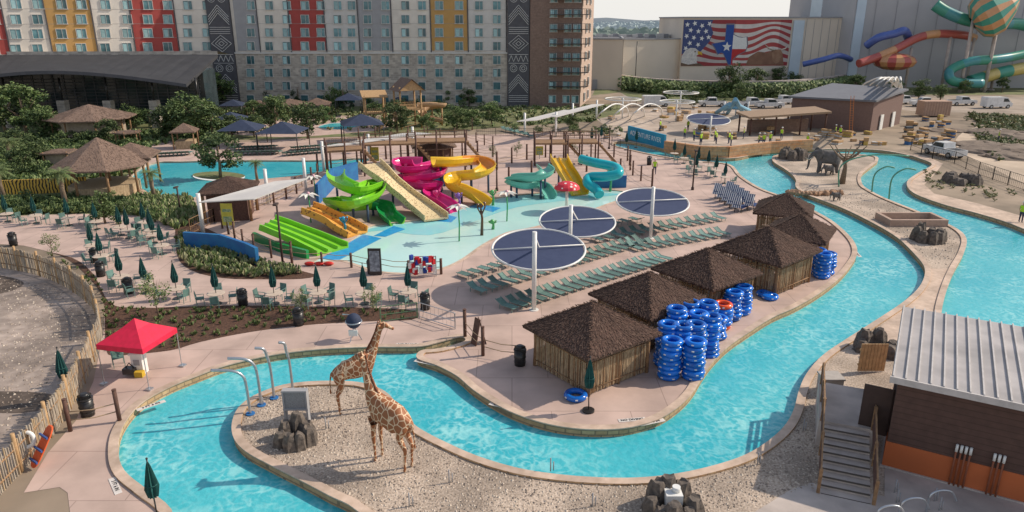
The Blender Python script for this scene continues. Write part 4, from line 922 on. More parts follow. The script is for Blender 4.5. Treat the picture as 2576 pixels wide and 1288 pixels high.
def posts(pl,n,t,rope=True,s=1):
    pts=cr([P(u,v) for u,v in pl],8);seg=[0]
    for a,b in zip(pts,pts[1:]):seg.append(seg[-1]+(b-a).length)
    out=[]
    for i in range(n):
        d=seg[-1]*i/(n-1)
        for k in range(len(pts)-1):
            if seg[k+1]>=d-1e-6:
                out.append(pts[k].lerp(pts[k+1],(d-seg[k])/max(1e-6,seg[k+1]-seg[k])));break
    for p in out:t.put(p,0,s*R.uniform(.92,1.08))
    if rope:
        q=MB()
        for a,b in zip(out,out[1:]):
            for z in(.95,.55):
                q.tube([a+Vector((0,0,z)),(a+b)/2+Vector((0,0,z-.1)),b+Vector((0,0,z))],.025,4)
        single("rope_rail",q,[M("rope",(.40,.29,.18))],"sagging rope rail strung between timber posts","rope")
posts([(560,575),(600,612),(650,640),(735,660)],7,POST2,s=.8)
posts([(735,665),(870,672),(1020,690),(1110,690)],6,POST)
posts([(575,560),(640,532),(700,510),(760,480),(800,452)],9,POST2,s=.9)
posts([(800,430),(900,410),(1000,398),(1100,392),(1240,395)],13,POST2,s=1.0)
posts([(1250,420),(1350,398),(1460,395),(1570,400),(1590,440),(1640,470)],13,POST2,s=.95)
posts([(1215,895),(1170,850)],2,POST2,s=.85);posts([(1215,895),(1310,912)],2,POST,s=.8)
posts([(178,1085),(302,1062)],2,POST2,s=.8)
posts([(940,465),(1100,440),(1250,428)],5,POST2,False,1.1)
posts([(1280,465),(1420,432),(1560,440)],5,POST2,False,1.0)
posts([(860,350),(1000,345),(1150,350),(1240,372)],12,POST2,True,.8)
def meshfence(pl,h,label,mat=BLACK,step=2.4):
    pp=[P(u,v) for u,v in pl];q=MB()
    for a,b in zip(pp,pp[1:]):
        n=max(1,int((b-a).length/step))
        for i in range(n+1):
            p=a.lerp(b,i/n);q.beam(p,p+Vector((0,0,h)),.07,.07)
        for z in(.1,h*.5,h):q.beam(a+Vector((0,0,z)),b+Vector((0,0,z)),.04,.04)
        m=int((b-a).length/.3)
        for i in range(m):
            p=a.lerp(b,i/m);q.beam(p+Vector((0,0,.1)),p+Vector((0,0,h)),.015,.015)
    single("railing_fence",q,[mat],label,"fence")
meshfence([(1215,325),(1330,312),(1500,285),(1630,262)],1.5,"dark metal railing beside the construction area")
meshfence([(2290,378),(2345,400),(2400,412),(2460,440),(2576,480),(2750,530)],1.5,"dark metal fence along the dirt road")
meshfence([(1560,372),(1500,350),(1390,345),(1200,340)],1.2,"low dark railing at the plaza edge")
meshfence([(480,590),(540,560),(680,510),(760,470)],1.3,"tan railing beside the covered walkway",WOOD)
meshfence([(958,812),(1050,800)],1.0,"green crowd barrier standing on the deck",M("barrier_green",(.12,.22,.12)));meshfence([(1055,800),(1145,828)],1.0,"grey metal crowd barrier beside the river steps",STEEL)
# ---------------- slides
def slide(name,pts,w,mats,label,walls=.45,n=7,flat=False,lanes=1,mf=None,legs=True):
    pp=cr([p if isinstance(p,Vector) else P(*p) for p in pts],n)
    if flat:
        sec=[(-w-.1,walls),(-w,walls),(-w,0)]
        for k in range(1,lanes):
            x=-w+2*w*k/lanes;sec+=[(x-.08,0),(x,.22),(x+.08,0)]
        sec+=[(w,0),(w,walls),(w+.1,walls),(w+.1,-.15),(-w-.1,-.15)]
    else:
        sec=[(w*math.cos(a),w*.9*math.sin(a)+w*.1) for a in [math.pi+math.pi*i/10 for i in range(11)]]
        sec=[(-w-.12,w*.14),(-w-.12,w*.24)]+[(x,y+.05) for x,y in sec]+[(w+.12,w*.24),(w+.12,w*.14)]+[(1.12*w*math.cos(a),w*1.02*math.sin(a)) for a in [math.pi*2-math.pi*i/8 for i in range(9)]]
    r=root(name,(0,0,0),label,"water slide");q=MB()
    q.sweep(pp,sec,0,sm=False,mf=mf);mobj("chute",q.mesh("chute",mats),r)
    if legs:
        for i in range(3,len(pp)-6,9):
            if pp[i].z>.9:
                q=MB();q.cyl((pp[i].x,pp[i].y,-.05),(pp[i].x,pp[i].y,pp[i].z-w*.9),.11,n=8);mobj("support",q.mesh("support",[M("slide_leg",(.05,.09,.16))]),r)
    return r
GRN=col("slide_lime",(.22,.60,.03),.25);GRD=col("slide_green",(.01,.26,.06),.25);MAG=col("slide_magenta",(.60,.025,.20),.25);YEL=col("slide_yellow",(.76,.48,.03),.25);SEA=col("slide_seafoam",(.15,.46,.37),.25);TRQ=col("slide_turquoise",(.01,.42,.48),.2);ORA=col("slide_orange",(.70,.28,.03),.3)
slide("spiral_slide",[(845,430,3.6),(850,450,3.4),(900,470,3.1),(948,458,2.8),(935,485,2.5),(880,505,2.2),(835,500,1.9),(860,512,1.5),(930,508,1.3),(965,515,1.0),(975,535,.7),(1000,555,.35)],.72,[GRN,GRD],"lime green open spiral slide with dark green foot",mf=lambda i:0 if i<56 else 1)
slide("body_slide",[(930,412,3.9),(955,435,3.4),(1000,475,2.1),(1045,510,1.0),(1085,540,.3),(1098,550,.2)],1.05,[Mspots("cheetah_print",(.66,.53,.30),(.24,.14,.06),5,.28),YEL],"wide straight spotted yellow racing slide",flat=True)
slide("spiral_slide",[(1050,402,3.8),(1010,402,3.6),(1015,418,3.3),(1075,415,3.1),(1108,408,2.9),(1100,430,2.7),(1050,440,2.5),(1010,446,2.3),(1055,460,2.0),(1095,462,1.7),(1085,485,1.3),(1120,505,.9),(1145,525,.35)],.68,[MAG],"magenta open spiral slide winding down to the pool")
slide("spiral_slide",[(1090,402,3.8),(1140,402,3.6),(1200,398,3.3),(1228,415,2.9),(1200,432,2.6),(1145,440,2.3),(1140,460,1.9),(1165,472,1.5),(1200,490,.9),(1225,510,.3)],.72,[YEL,ORA],"yellow and orange open spiral slide",mf=lambda i:1 if 10<i<20 else 0)
slide("spiral_slide",[(1365,415,2.9),(1378,428,2.7),(1350,440,2.4),(1300,442,2.2),(1280,448,1.9),(1315,460,1.5),(1355,460,1.2),(1375,474,.8),(1385,492,.35)],.6,[SEA],"pale seafoam green open spiral slide")
A=P(1408,404,2.7);Bq=P(1460,488,.15)
slide("body_slide",[A+(A-Bq).normalized()*.8*Vector((1,1,0)).length*0+Vector((0,1.0,.1)),A,A.lerp(Bq,.25)+Vector((0,0,-.1)),A.lerp(Bq,.5)+Vector((0,0,-.05)),A.lerp(Bq,.75)+Vector((0,0,-.12)),Bq],.85,[YEL],"straight twin lane yellow slide",flat=True,lanes=2)
slide("kiddie_slide",[(672,562,1.7),(705,574,1.35),(770,600,.65),(820,622,.2),(838,630,.1)],1.38,[GRN],"broad three lane lime green children's slide",flat=True,lanes=3,legs=False,walls=.35)
slide("kiddie_slide",[(772,526,1.7),(805,538,1.35),(850,560,.7),(885,580,.3),(900,588,.15)],1.0,[Mspots("giraffe_print",(.70,.35,.06),(.28,.12,.04),3.2,.3),ORA],"orange spotted two lane children's slide",flat=True,lanes=2,legs=False)
q=MB();q.tube(cr([P(*a) for a in [(1462,400,3.0),(1490,408,2.9),(1545,420,2.7),(1556,436,2.35),(1525,444,2.0),(1485,446,1.7),(1478,460,1.3),(1500,477,.8),(1508,490,.45)]],8),.5,12);single("tube_slide",q,[TRQ],"turquoise enclosed corkscrew tube slide","water slide")
def bwall(pl,h,label,mat,th=.25):
    q=MB();pp=[P(u,v) for u,v in pl]
    for a,b in zip(pp,pp[1:]):q.beam(a+Vector((0,0,h/2)),b+Vector((0,0,h/2)),th,h)
    return single("painted_wall",q,[mat],label,"wall")
SBW=M("mural_blue",(.015,.11,.33),(.02,.18,.39),1.1,.6)
bwall([(800,515),(840,470),(900,452)],2.0,"dark blue wall beneath the green slide",SBW)
bwall([(1010,478),(1060,470),(1130,468)],1.4,"dark blue wall beneath the spiral slides",SBW)
bwall([(1480,472),(1575,472)],1.3,"dark blue wall beneath the far slides",SBW)
bwall([(468,625),(560,632),(625,655),(650,668)],1.35,"low blue underwater mural wall beside the beds",SBW)
bwall([(640,605),(700,632),(775,652)],.7,"low lime panel beside the children's slide",GRD)
for u,v,w,d,h,rz in[(870,440,4,3,3.0,.3),(985,425,6,2.5,3.1,.15),(1100,415,7,3,3.0,.1),(1385,412,4,3,2.7,0),(1460,410,4,3,2.7,0)]:
    p=P(u,v);r=root("slide_tower",(p.x,p.y,0),"timber platform carrying the slide entrances","platform","slide platforms",rz)
    q=MB();q.box((0,0,h),(w,d,.2));mobj("floor",q.mesh("floor",[WOOD]),r)
    for x in(-w/2,0,w/2):
        for y in(-d/2,d/2):
            q=MB();q.cyl((x,y,0),(x,y,h+1.1),.1,n=7);mobj("post",q.mesh("post",[DWOOD]),r)
    q=MB();q.beam((-w/2,d/2,h+.5),(w/2,d/2,h+.5),.05,.08);q.beam((-w/2,d/2,h+1),(w/2,d/2,h+1),.05,.08)
    for k in range(int(w*5)):q.beam((-w/2+k*.2,d/2,h+.5),(-w/2+k*.2,d/2,h+1.0),.03,.03)
    mobj("rail",q.mesh("rail",[WOOD]),r)
    q=MB()
    for k in range(8):q.box((w/2+.3+k*.28,0,h-.2-k*.36),(.3,1.2,.08))
    q.beam((w/2,-.6,h-.1),(w/2+2.4,-.6,.1),.06,.25);q.beam((w/2,.6,h-.1),(w/2+2.4,.6,.1),.06,.25)
    mobj("stairs",q.mesh("stairs",[WOOD]),r)
def flower(u,vb,vt,c,lab):
    p,z=tall(u,vb,vt);r=root("spray_flower",(p.x,p.y,-.05),lab,"water feature","spray features")
    q=MB();q.tube([(0,0,0),(.05,0,z*.5),(0,0,z)],.06,8);mobj("stem",q.mesh("stem",[col("toy_green",(.05,.35,.12))]),r)
    q=MB()
    for k in range(8):
        a=k*math.pi/4;d=Vector((math.cos(a),math.sin(a),0));s=Vector((-d.y,d.x,0))
        q.add([(0,0,z+.15),d*.5+s*.2+Vector((0,0,z+.15)),d*1.0+Vector((0,0,z-.1)),d*.5-s*.2+Vector((0,0,z+.15))],[(0,1,2,3)])
    q.sphere((0,0,z+.18),.15,1);mobj("petals",q.mesh("petals",[c,col("toy_pink",(.7,.4,.45))]),r)
PET=col("petal_white",(.75,.73,.66))
flower(782,560,490,PET,"white petal spray flower on green stem");flower(1275,555,485,PET,"white petal spray flower on green stem");flower(793,495,445,PET,"white petal flower canopy near the slides");flower(1155,605,520,PET,"tall spray pole with hanging buckets")
p,z=tall(1425,530,466);r=root("spray_mushroom",(p.x,p.y,-.05),"red mushroom spray feature with white dots","water feature",None,0,1.15)
q=MB();q.cyl((0,0,0),(0,0,z*.85),.14,.1);mobj("stem",q.mesh("stem",[PET]),r)
q=MB();n=16
for j in range(4):
    for i in range(n):
        f=lambda i,j:(1.05*math.sin(j*.39)*math.cos(i*2*math.pi/n),1.05*math.sin(j*.39)*math.sin(i*2*math.pi/n),z-.55+.6*math.cos(j*.39))
        q.add([f(i,j),f(i,j+1),f(i+1,j+1),f(i+1,j)],[(0,1,2,3)],0,sm=True)
mobj("cap",q.mesh("cap",[Mspots("mushroom_red",(.6,.03,.05),(.8,.75,.7),2.6,.25)]),r)
for u,vb,vt,c,lab in[(1212,590,508,(.12,.06,.03),"brown branching spray post"),(1240,515,478,(.1,.4,.12),"small green round spray post"),(868,588,545,(.02,.3,.5),"blue seahorse like spray post"),(1155,525,485,(.3,.15,.5),"purple spray post by the slides"),(1240,575,555,(.8,.35,.03),"small orange spray bucket post"),(1100,520,478,(.75,.1,.3),"pink spray post by the slides"),(1535,480,425,(.05,.35,.15),"green curly spray post")]:
    p,z=tall(u,vb,vt);q=MB();q.tube([(p.x,p.y,-.05),(p.x+.05,p.y,z*.5),(p.x-.05,p.y,z*.8)],[.14,.1,.08],8)
    q.tube([(p.x,p.y,z*.6),(p.x+.3,p.y,z*.85),(p.x+.25,p.y,z)],[.07,.06,.12],7);q.tube([(p.x,p.y,z*.6),(p.x-.3,p.y,z*.8),(p.x-.3,p.y,z*.95)],[.07,.06,.1],7);q.sphere((p.x-.05,p.y,z*.88),.2,0,10,7)
    single("spray_post",q,[col("toy_"+str(u),c)],lab,"water feature","spray features")
# ---------------- palapas and huts
def hut(u,vb,vt,ve,Rr,sides,label,mats,wall=None,name="thatched_pavilion",rot=.2):
    p,z=tall(u,vb,vt);ze=PY(u,ve,p.y-Rr*.6).z;ze=max(1.9,min(ze,z-.8))
    r=root(name,(p.x,p.y,0),label,"pavilion",None,rot)
    mobj("roof",thatch_roof(Rr,ze,z,sides,1500,mats,False),r)
    for i in range(sides):
        a=2*math.pi*(i+.5)/sides;q=MB();q.cyl((Rr*.82*math.cos(a),Rr*.82*math.sin(a),0),(Rr*.82*math.cos(a),Rr*.82*math.sin(a),ze+.15),.13 if Rr>3 else .09,n=7);mobj("post",q.mesh("post",[WOOD]),r)
    if wall:
        q=MB();q.prism([(Rr*.72*math.cos(2*math.pi*(i+.5)/sides),Rr*.72*math.sin(2*math.pi*(i+.5)/sides)) for i in range(sides)],0,ze if wall is not REED else 1.1);mobj("counter",q.mesh("counter",[wall]),r)
T2=[THD,THE];HW=M("hut_wall",(.42,.34,.26),(.3,.24,.18),3)
hut(268,485,345,425,4.6,8,"large open thatched pool bar pavilion",T2,REED);hut(345,468,358,398,3.3,4,"square thatched annex beside the bar",T2)
hut(237,345,262,302,6.3,8,"wide low thatched pavilion on the lawn",T2,HW);hut(585,545,442,485,3.3,4,"square thatched towel hut by the walkway",[THA,THB],DWOOD)
hut(470,372,309,332,2.3,4,"small thatched kiosk with timber posts",T2,REED);hut(655,290,252,270,3.5,4,"small thatched hut near the hotel",T2);hut(732,290,248,266,4.2,8,"thatched pavilion near the hotel",T2);hut(800,290,246,264,3.6,4,"thatched hut near the hotel pool",T2)
hut(1092,405,347,372,3.0,8,"small round thatched hut on the plaza",T2,DWOOD);hut(155,420,374,388,2.2,4,"tiny thatched kiosk among shrubs",T2,HW);hut(325,365,330,345,1.9,6,"small umbrella like thatched shade",T2)
def navy(u,vb,vt,ve,rad):
    p,z=tall(u,vb,vt);ze=z-max(.8,rad*.42)
    r=root("pyramid_shade",(p.x,p.y,0),"dark navy pyramid shade canopy on steel posts","shade canopy","navy pyramid shades",R.uniform(-.2,.4))
    q=MB();c=[(0,0,z)]
    for i in range(4):
        a=math.pi/4+i*math.pi/2;c.append((rad*1.3*math.cos(a),rad*1.3*math.sin(a),ze))
    q.add(c,[(0,1,2),(0,2,3),(0,3,4),(0,4,1)]);mobj("canopy",q.mesh("canopy",[NAVY2]),r)
    for i in range(4):
        q=MB();q.cyl((c[i+1][0]*.95,c[i+1][1]*.95,0),(c[i+1][0]*.95,c[i+1][1]*.95,ze+.1),.07,n=6);mobj("post",q.mesh("post",[BLACK]),r)
navy(614,366,300,330,3.0);navy(716,376,305,335,3.1);navy(913,356,286,318,3.2);navy(585,332,281,300,2.5);navy(590,292,250,270,2.3);navy(880,290,234,255,2.6);navy(1005,270,243,255,1.8)
def sail(cs,ps,label):
    r=root("walkway_canopy",(0,0,0),label,"canopy");q=MB();c=[P(*a) for a in cs]
    q.add(c+[v-Vector((0,0,.08)) for v in c],[(0,1,2,3),(7,6,5,4),(0,4,5,1),(1,5,6,2),(2,6,7,3),(3,7,4,0)]);mobj("sheet",q.mesh("sheet",[M("sail_grey",(.50,.49,.47),(.45,.44,.43),1)]),r)
    for u,v,z in ps:
        p=P(u,v);q=MB();q.cyl(p,p+Vector((0,0,z)),.17,n=10);mobj("mast",q.mesh("mast",[WHITE]),r)
sail([(500,508,3.4),(640,500,3.2),(775,448,3.4),(690,456,3.6)],[(512,590,3.5),(675,512,3.4),(770,478,3.4)],"long tilted white canopy sheltering the entry walkway")
sail([(808,368,3.4),(870,364,3.3),(1085,335,3.4),(1030,332,3.6)],[(815,430,3.5),(1040,385,3.5),(930,405,3.4)],"slender white canopy over the slide plaza walkway")
sail([(1300,305,3.4),(1350,302,3.3),(1450,278,3.4),(1420,276,3.6)],[(1320,340,3.4),(1440,310,3.4)],"white walkway canopy beside the railing")
sail([(1370,292,3.4),(1400,294,3.3),(1520,262,3.4),(1490,262,3.6)],[(1398,345,3.8),(1500,300,3.4)],"tilted white entrance canopy on leaning masts")
bwall([(-30,492),(60,488),(130,485),(222,480)],1.5,"yellow wall painted with black tiger stripes",Mwave("tiger",(.6,.38,.06),(.02,.015,.01),1.1,'X',6,.62))
# play tower
p=P(1028,322);r=root("play_tower",(p.x,p.y,0),"timber play tower with shingled gable roof and slide","play tower",None,.5,.8)
for x in(-2.2,2.2):
    for y in(-1.8,1.8):
        q=MB();q.cyl((x,y,0),(x,y,8.4),.2,n=8);mobj("post",q.mesh("post",[TWOOD]),r)
q=MB();q.box((0,0,3.9),(5,4.2,.25));q.box((0,-2.1,5.0),(5,.1,.12));q.box((0,2.1,5.0),(5,.1,.12));q.box((-2.4,0,5.0),(.1,4.2,.12))
for y in(-2.1,2.1):
    for k in range(18):q.beam((-2.4+k*.28,y,3.9),(-2.4+k*.28,y,4.9),.1,.05)
for k in range(4):q.beam((-2.2,-1.8,.4+k*.9),(2.2,-1.8,1.2+k*.9-.8*(k%2)),.1,.12)
mobj("floor",q.mesh("floor",[TWOOD]),r)
q=MB();q.add([(-2.9,-3.0,7.6),(-2.9,3.0,7.6),(0,3.2,10.0),(0,-3.2,10.0),(2.9,3.0,7.6),(2.9,-3.0,7.6)],[(3,2,1,0),(3,5,4,2)],0)
q.add([(-2.6,-2.7,7.75),(2.6,-2.7,7.75),(0,-2.7,9.85),(-2.6,2.7,7.75),(2.6,2.7,7.75),(0,2.7,9.85)],[(0,1,2),(5,4,3)],1);mobj("roof",q.mesh("roof",[THD,TWOOD]),r)
q=MB();q.sweep(cr([(2.2,0,5),(5,-.5,5),(7.5,0,4.7),(8.2,2,4.3),(6,3.2,3.9),(4,2.4,3.2),(4.2,0,2.4),(7,-1.5,1.6)],6),[(.8*math.cos(a),.8*math.sin(a)) for a in[math.pi+math.pi*i/8 for i in range(9)]]+[(.9*math.cos(a),.9*math.sin(a)-.02) for a in[2*math.pi-math.pi*i/8 for i in range(9)]],0,sm=False);mobj("slide",q.mesh("slide",[M("tan_slide",(.52,.34,.2))]),r)
q=MB();q.beam((-2.2,-1.7,3.9),(-7,-1.7,.2),.1,.3);q.beam((-2.2,-.3,3.9),(-7,-.3,.2),.1,.3)
for k in range(12):q.box((-2.5-k*.4,-1,3.7-k*.32),(.4,1.3,.08))
mobj("stairs",q.mesh("stairs",[TWOOD]),r)
for x,y in((7.5,0),(6.5,2.8),(4.5,2.2)):
    q=MB();q.cyl((x,y,0),(x,y,3.9),.2,n=8);mobj("post",q.mesh("post",[TWOOD]),r)
p=P(945,318);r=root("play_platform",(p.x,p.y,0),"low timber play platform with plank roof","play tower",None,.3)
for x in(-1.6,1.6):
    for y in(-1.2,1.2):
        q=MB();q.cyl((x,y,0),(x,y,5.2),.15,n=7);mobj("post",q.mesh("post",[TWOOD]),r)
q=MB();q.box((0,0,2.3),(3.6,2.8,.2))
for k in range(12):q.beam((-1.7+k*.3,-1.3,2.4),(-1.7+k*.3,-1.3,3.2),.09,.04)
mobj("floor",q.mesh("floor",[TWOOD]),r)
q=MB();q.add([(-2.1,-1.7,5.0),(2.1,-1.7,5.0),(2.1,1.7,5.8),(-2.1,1.7,5.8),(-2.1,-1.7,4.85),(2.1,-1.7,4.85),(2.1,1.7,5.65),(-2.1,1.7,5.65)],[(0,1,2,3),(7,6,5,4),(0,4,5,1),(1,5,6,2),(2,6,7,3),(3,7,4,0)]);mobj("roof",q.mesh("roof",[TWOOD]),r)
# ---------------- red tent and near deck items
r=root("canopy_tent",(-18.5,32.3,.012),"bright red pop up canopy tent on deck","tent",None,math.radians(-12),(.82,.82,1))
s=1.55;c=[(-s,-s,2.15),(s,-s,2.15),(s,s,2.15),(-s,s,2.15)];i4=[(-.55,-.55,2.7),(.55,-.55,2.7),(.55,.55,2.7),(-.55,.55,2.7)]
q=MB();q.add(c+i4+[(0,0,3.1)],[(0,1,5,4),(1,2,6,5),(2,3,7,6),(3,0,4,7),(4,5,8),(5,6,8),(6,7,8),(7,4,8)])
q.add(c+[(a,b,1.88) for a,b,_ in c],[(0,4,5,1),(1,5,6,2),(2,6,7,3),(3,7,4,0)]);mobj("canopy",q.mesh("canopy",[RED]),r)
for a,b,_ in c:
    q=MB();q.beam((a*.98,b*.98,0),(a*.98,b*.98,2.12),.04,.04);q.box((a,b,.04),(.35,.35,.08));mobj("leg",q.mesh("leg",[STEEL]),r)
p=P(355,938);q=MB();q.box((p.x,p.y,.55),(.55,.5,1.1),0);q.box((p.x,p.y-.02,1.15),(.65,.6,.08),0);q.sphere((p.x,p.y,1.35),.2,0,sc3=(1.1,1,.8));q.box((p.x,p.y-.26,.7),(.3,.02,.3),1)
single("guard_podium",q,[WHITE,SGREY],"white plastic podium cooler beneath the red tent","podium")
CHR.put(P(300,920),.6,1.1,"teal patio chair under the red tent")
p=P(330,945);q=MB();q.box((p.x,p.y,.3),(.6,.4,.3));q.box((p.x+.5,p.y-.1,.15),(.4,.3,.3),1);q.tube([(p.x-.2,p.y,.45),(p.x,p.y,.7),(p.x+.2,p.y,.45)],.03,5);single("tool_box",q,[BLACK,M("yellow_plastic",(.6,.4,.03))],"black and yellow tool box on the deck","tool box")
p=P(893,855);q=MB()
for a in(0,2.1,4.2):q.beam((p.x,p.y,.8),(p.x+.4*math.cos(a),p.y+.4*math.sin(a),0),.05,.05)
q.sphere((p.x,p.y,1.15),.42,1,14,9,(1,1,1.05));q.torus((p.x,p.y,1.12),.44,.04,0,20,6);q.beam((p.x-.6,p.y,1.55),(p.x+.1,p.y+.3,1.35),.06,.04);q.box((p.x,p.y-.3,.55),(.5,.06,.35),2)
single("pool_cleaner",q,[STEEL,NAVY2,WHITE],"domed pool cleaning machine on a steel stand","machine")
p=P(1205,868);q=MB();q.beam(p+Vector((-.3,0,0)),p+Vector((-.05,.2,1.5)),.5,.04);q.beam(p+Vector((.35,.3,0)),p+Vector((0,.22,1.5)),.5,.04);single("easel_sign",q,[DWOOD],"dark folding sign board on the deck","sign")
for k,(bu,bv,tu,tv) in enumerate([(630,1042,530,928),(658,1020,572,898),(690,1002,640,872),(738,992,700,858)]):
    b=P(bu,bv);z=PY(bu,tv-6,b.y).z*.93;e=PY(tu,tv,b.y-.2)
    q=MB();q.tube(cr([b,b+Vector((-.02,0,z*.6)),b+Vector((-.12,0,z*.86)),Vector((b.x*.62+e.x*.38,b.y-.1,z*1.0)),Vector((e.x,b.y-.2,z*1.04))],7),.065,10);q.cyl(b,b+Vector((0,0,.06)),.2,m=1,n=14)
    single("spray_arch",q,[STEEL,M("blue_flange",(.02,.15,.4))],"curved steel spray arch over the river","spray arch","river spray arches")
for k,(bu,bv,tu,tv) in enumerate([(2236,500,2190,425),(2193,485,2140,420),(2110,470,2180,390)]):
    b=P(bu,bv);z=PY(bu,tv,b.y).z;e=PY(tu,tv,b.y)
    q=MB();q.tube(cr([b,b+Vector((0,0,z*.7)),Vector((b.x*.6+e.x*.4+2,b.y,z)),Vector((e.x+4.5,b.y,z*.97))],7),.08,8);single("spray_arch",q,[col("arch_green",(.1,.3,.2))],"green curved water spray arch beside the channel","spray arch","river spray arches")
p=P(750,1062);q=MB();q.box((p.x,p.y,1.15),(.95,.25,.8),1)
for cx,cz,sx,sz in[(0,1.6,1.1,.08),(0,.72,1.1,.08)]:q.box((p.x+cx,p.y-.02,cz),(sx,.32,sz))
for x in(-.5,.5):q.beam((p.x+x,p.y,0),(p.x+x,p.y,1.6),.07,.34)
single("control_cabinet",q,[SGREY,M("vent",(.30,.31,.32),(.2,.2,.21),20)],"grey metal equipment cabinet on the gravel island","cabinet",None)
def rocks(u,v,rad,n,hh,label):
    p=P(u,v);q=MB()
    for i in range(n):
        a=2*math.pi*i/n+R.uniform(-.2,.2);h=hh*R.uniform(.6,1.2);rr=rad*R.uniform(.4,.55);c=Vector((p.x+math.cos(a)*rad,p.y+math.sin(a)*rad*.9,0))
        vs=[];m=12
        for j,(zf,rf) in enumerate([(0,1.15),(.2,1.04),(.45,1),(.75,.85),(1,.6)]):
            for k in range(m):
                b=2*math.pi*k/m;q_=rr*rf*(1+(.12 if k%2 else -.08))*R.uniform(.92,1.08);vs.append(c+Vector((q_*math.cos(b),q_*math.sin(b),h*zf*(R.uniform(.9,1.1) if j==4 else 1))))
        q.add(vs,[(j*m+k,j*m+(k+1)%m,(j+1)*m+(k+1)%m,(j+1)*m+k) for j in range(4) for k in range(m)]+[tuple(4*m+k for k in range(m))])
    q.cyl((p.x,p.y,0),(p.x,p.y,.15),rad*.7,m=1)
    single("rock_planter",q,[ROCK,BLACK],label,"rock feature","sculpted rock stumps")
rocks(745,1112,.62,7,.95,"ring of sculpted dark tree stump rocks");rocks(1690,1290,.75,8,.9,"dark sculpted stump ring around white pump");rocks(2335,606,.9,7,1.1,"pile of dark sculpted rocks on gravel");rocks(2205,885,.8,6,.9,"dark sculpted rock cluster by the service building");rocks(1995,400,1.2,6,1.2,"dark rocks beside the elephant statue");rocks(2420,460,1.3,6,.9,"low dark boulders by the fence")
p=P(1690,1282);q=MB();q.box((p.x,p.y,.4),(.6,.6,.8));q.cyl((p.x+.1,p.y,.8),(p.x+.1,p.y,1.0),.15);single("pump_box",q,[WHITE],"white pump box inside the stump ring","pump")
for u,vb,vt in[(712,668,512),(1742,478,378),(1532,375,322),(455,540,470),(1250,480,420)]:
    p,z=tall(u,vb,vt);q=MB();q.cyl(p,p+Vector((0,0,z)),.09,.07);q.cyl(p,p+Vector((0,0,.3)),.16);q.box((p.x,p.y-.2,z),(.25,.6,.12));single("light_pole",q,[M("pole_brown",(.06,.035,.03))],"slim dark brown light pole on the deck","street lamp","light poles")
p=P(118,1165);r=root("rescue_board",(p.x,p.y,.05),"orange spinal rescue board leaning on the fence","rescue board",None,-.6)
q=MB();n=20;vs=[]
for i in range(n):
    a=2*math.pi*i/n;x=.28*abs(math.cos(a))**.6*(1 if math.cos(a)>0 else -1);y=.95*abs(math.sin(a))**.6*(1 if math.sin(a)>0 else -1);vs.append((x,y*.5,.75+y*.75))
vs2=[(x,y-.06,z) for x,y,z in vs];q.add(vs2+vs,[tuple(range(n))[::-1],tuple(range(n,2*n))]+[(i,(i+1)%n,n+(i+1)%n,n+i) for i in range(n)]);mobj("board",q.mesh("board",[M("board_orange",(.75,.12,.03))]),r)
q=MB()
for z in(.3,.7,1.15):q.box((0,-.62+z*.62,z),(.62,.06,.09))
mobj("strap",q.mesh("strap",[M("strap_blue",(.05,.1,.3))]),r)
p=P(80,1160);q=MB();q.torus((0,0,0),.3,.085,0,20,8,Matrix.Translation(p+Vector((0,0,1.0)))@Matrix.Rotation(1.3,4,'X'));q.cyl(p,p+Vector((0,.1,1.4)),.05,m=1);single("life_ring",q,[WHITE,WOOD],"white life ring hanging on a wooden post","life ring")
p=P(1065,695);q=MB()
for x in(-.9,.9):q.beam((p.x+x,p.y,0),(p.x+x,p.y,1.5),.07,.07,3)
for z in(.2,.8,1.45):q.beam((p.x-.9,p.y,z),(p.x+.9,p.y,z),.05,.05,3)
for k in range(34):
    a=R.uniform(-.85,.85);z=R.uniform(.35,1.45);q.box((p.x+a,p.y-.1+R.uniform(-.15,.15),z),(.24,.18,.36),R.choice((0,0,1,1,2)),rz=R.random())
single("life_jacket_rack",q,[M("vest_red",(.6,.02,.03)),M("vest_blue",(.02,.07,.4)),WHITE,STEEL],"rack hung with red, white and blue life jackets","life jackets")
p=P(803,668);q=MB()
for i in range(3):q.sphere((p.x-.7+i*.7,p.y,.16),.35,0,12,6,(1.1,.6,.4))
single("rescue_tube",q,[REDP],"red foam rescue tubes lying on deck","rescue tube")
p=P(945,692);q=MB();q.box((p.x,p.y,1.0),(.9,.15,1.9),0);q.box((p.x,p.y-.08,1.05),(.7,.02,1.5),1);single("notice_board",q,[BLACK,M("poster",(.3,.35,.4),(.1,.12,.15),5)],"dark upright notice board by the splash pool","sign")
for u,vb,vt in[(578,590,512),(1357,400,368),(945,420,370)]:
    p,z=tall(u,vb,vt);q=MB();q.box((p.x,p.y,z*.65),(.95,.06,z*.7),0);q.box((p.x,p.y-.035,z*.78),(.7,.01,.25),1);q.box((p.x,p.y-.035,z*.5),(.7,.01,.45),1);q.cyl(p,p+Vector((0,0,z*.4)),.05,m=2);single("info_sign",q,[M("sign_yellow",(.62,.55,.08)),M("sign_ink",(.10,.25,.12),(.5,.5,.3),9),STEEL],"yellow upright information sign with green print","sign","yellow rules signs")
def marker(u,v,rz,s="3 FT 6 IN"):
    p=P(u,v,.02);r=root("depth_marker",(p.x,p.y,.02),"white painted pool depth marker tile","depth marker","pool depth markers",rz)
    q=MB();q.box((0,0,.004),(1.25,.26,.012));mobj("tile",q.mesh("tile",[M("tile_white",(.7,.65,.6))]),r);text(s,.2,(0,0,.014),(0,0,0),BLACK,r)
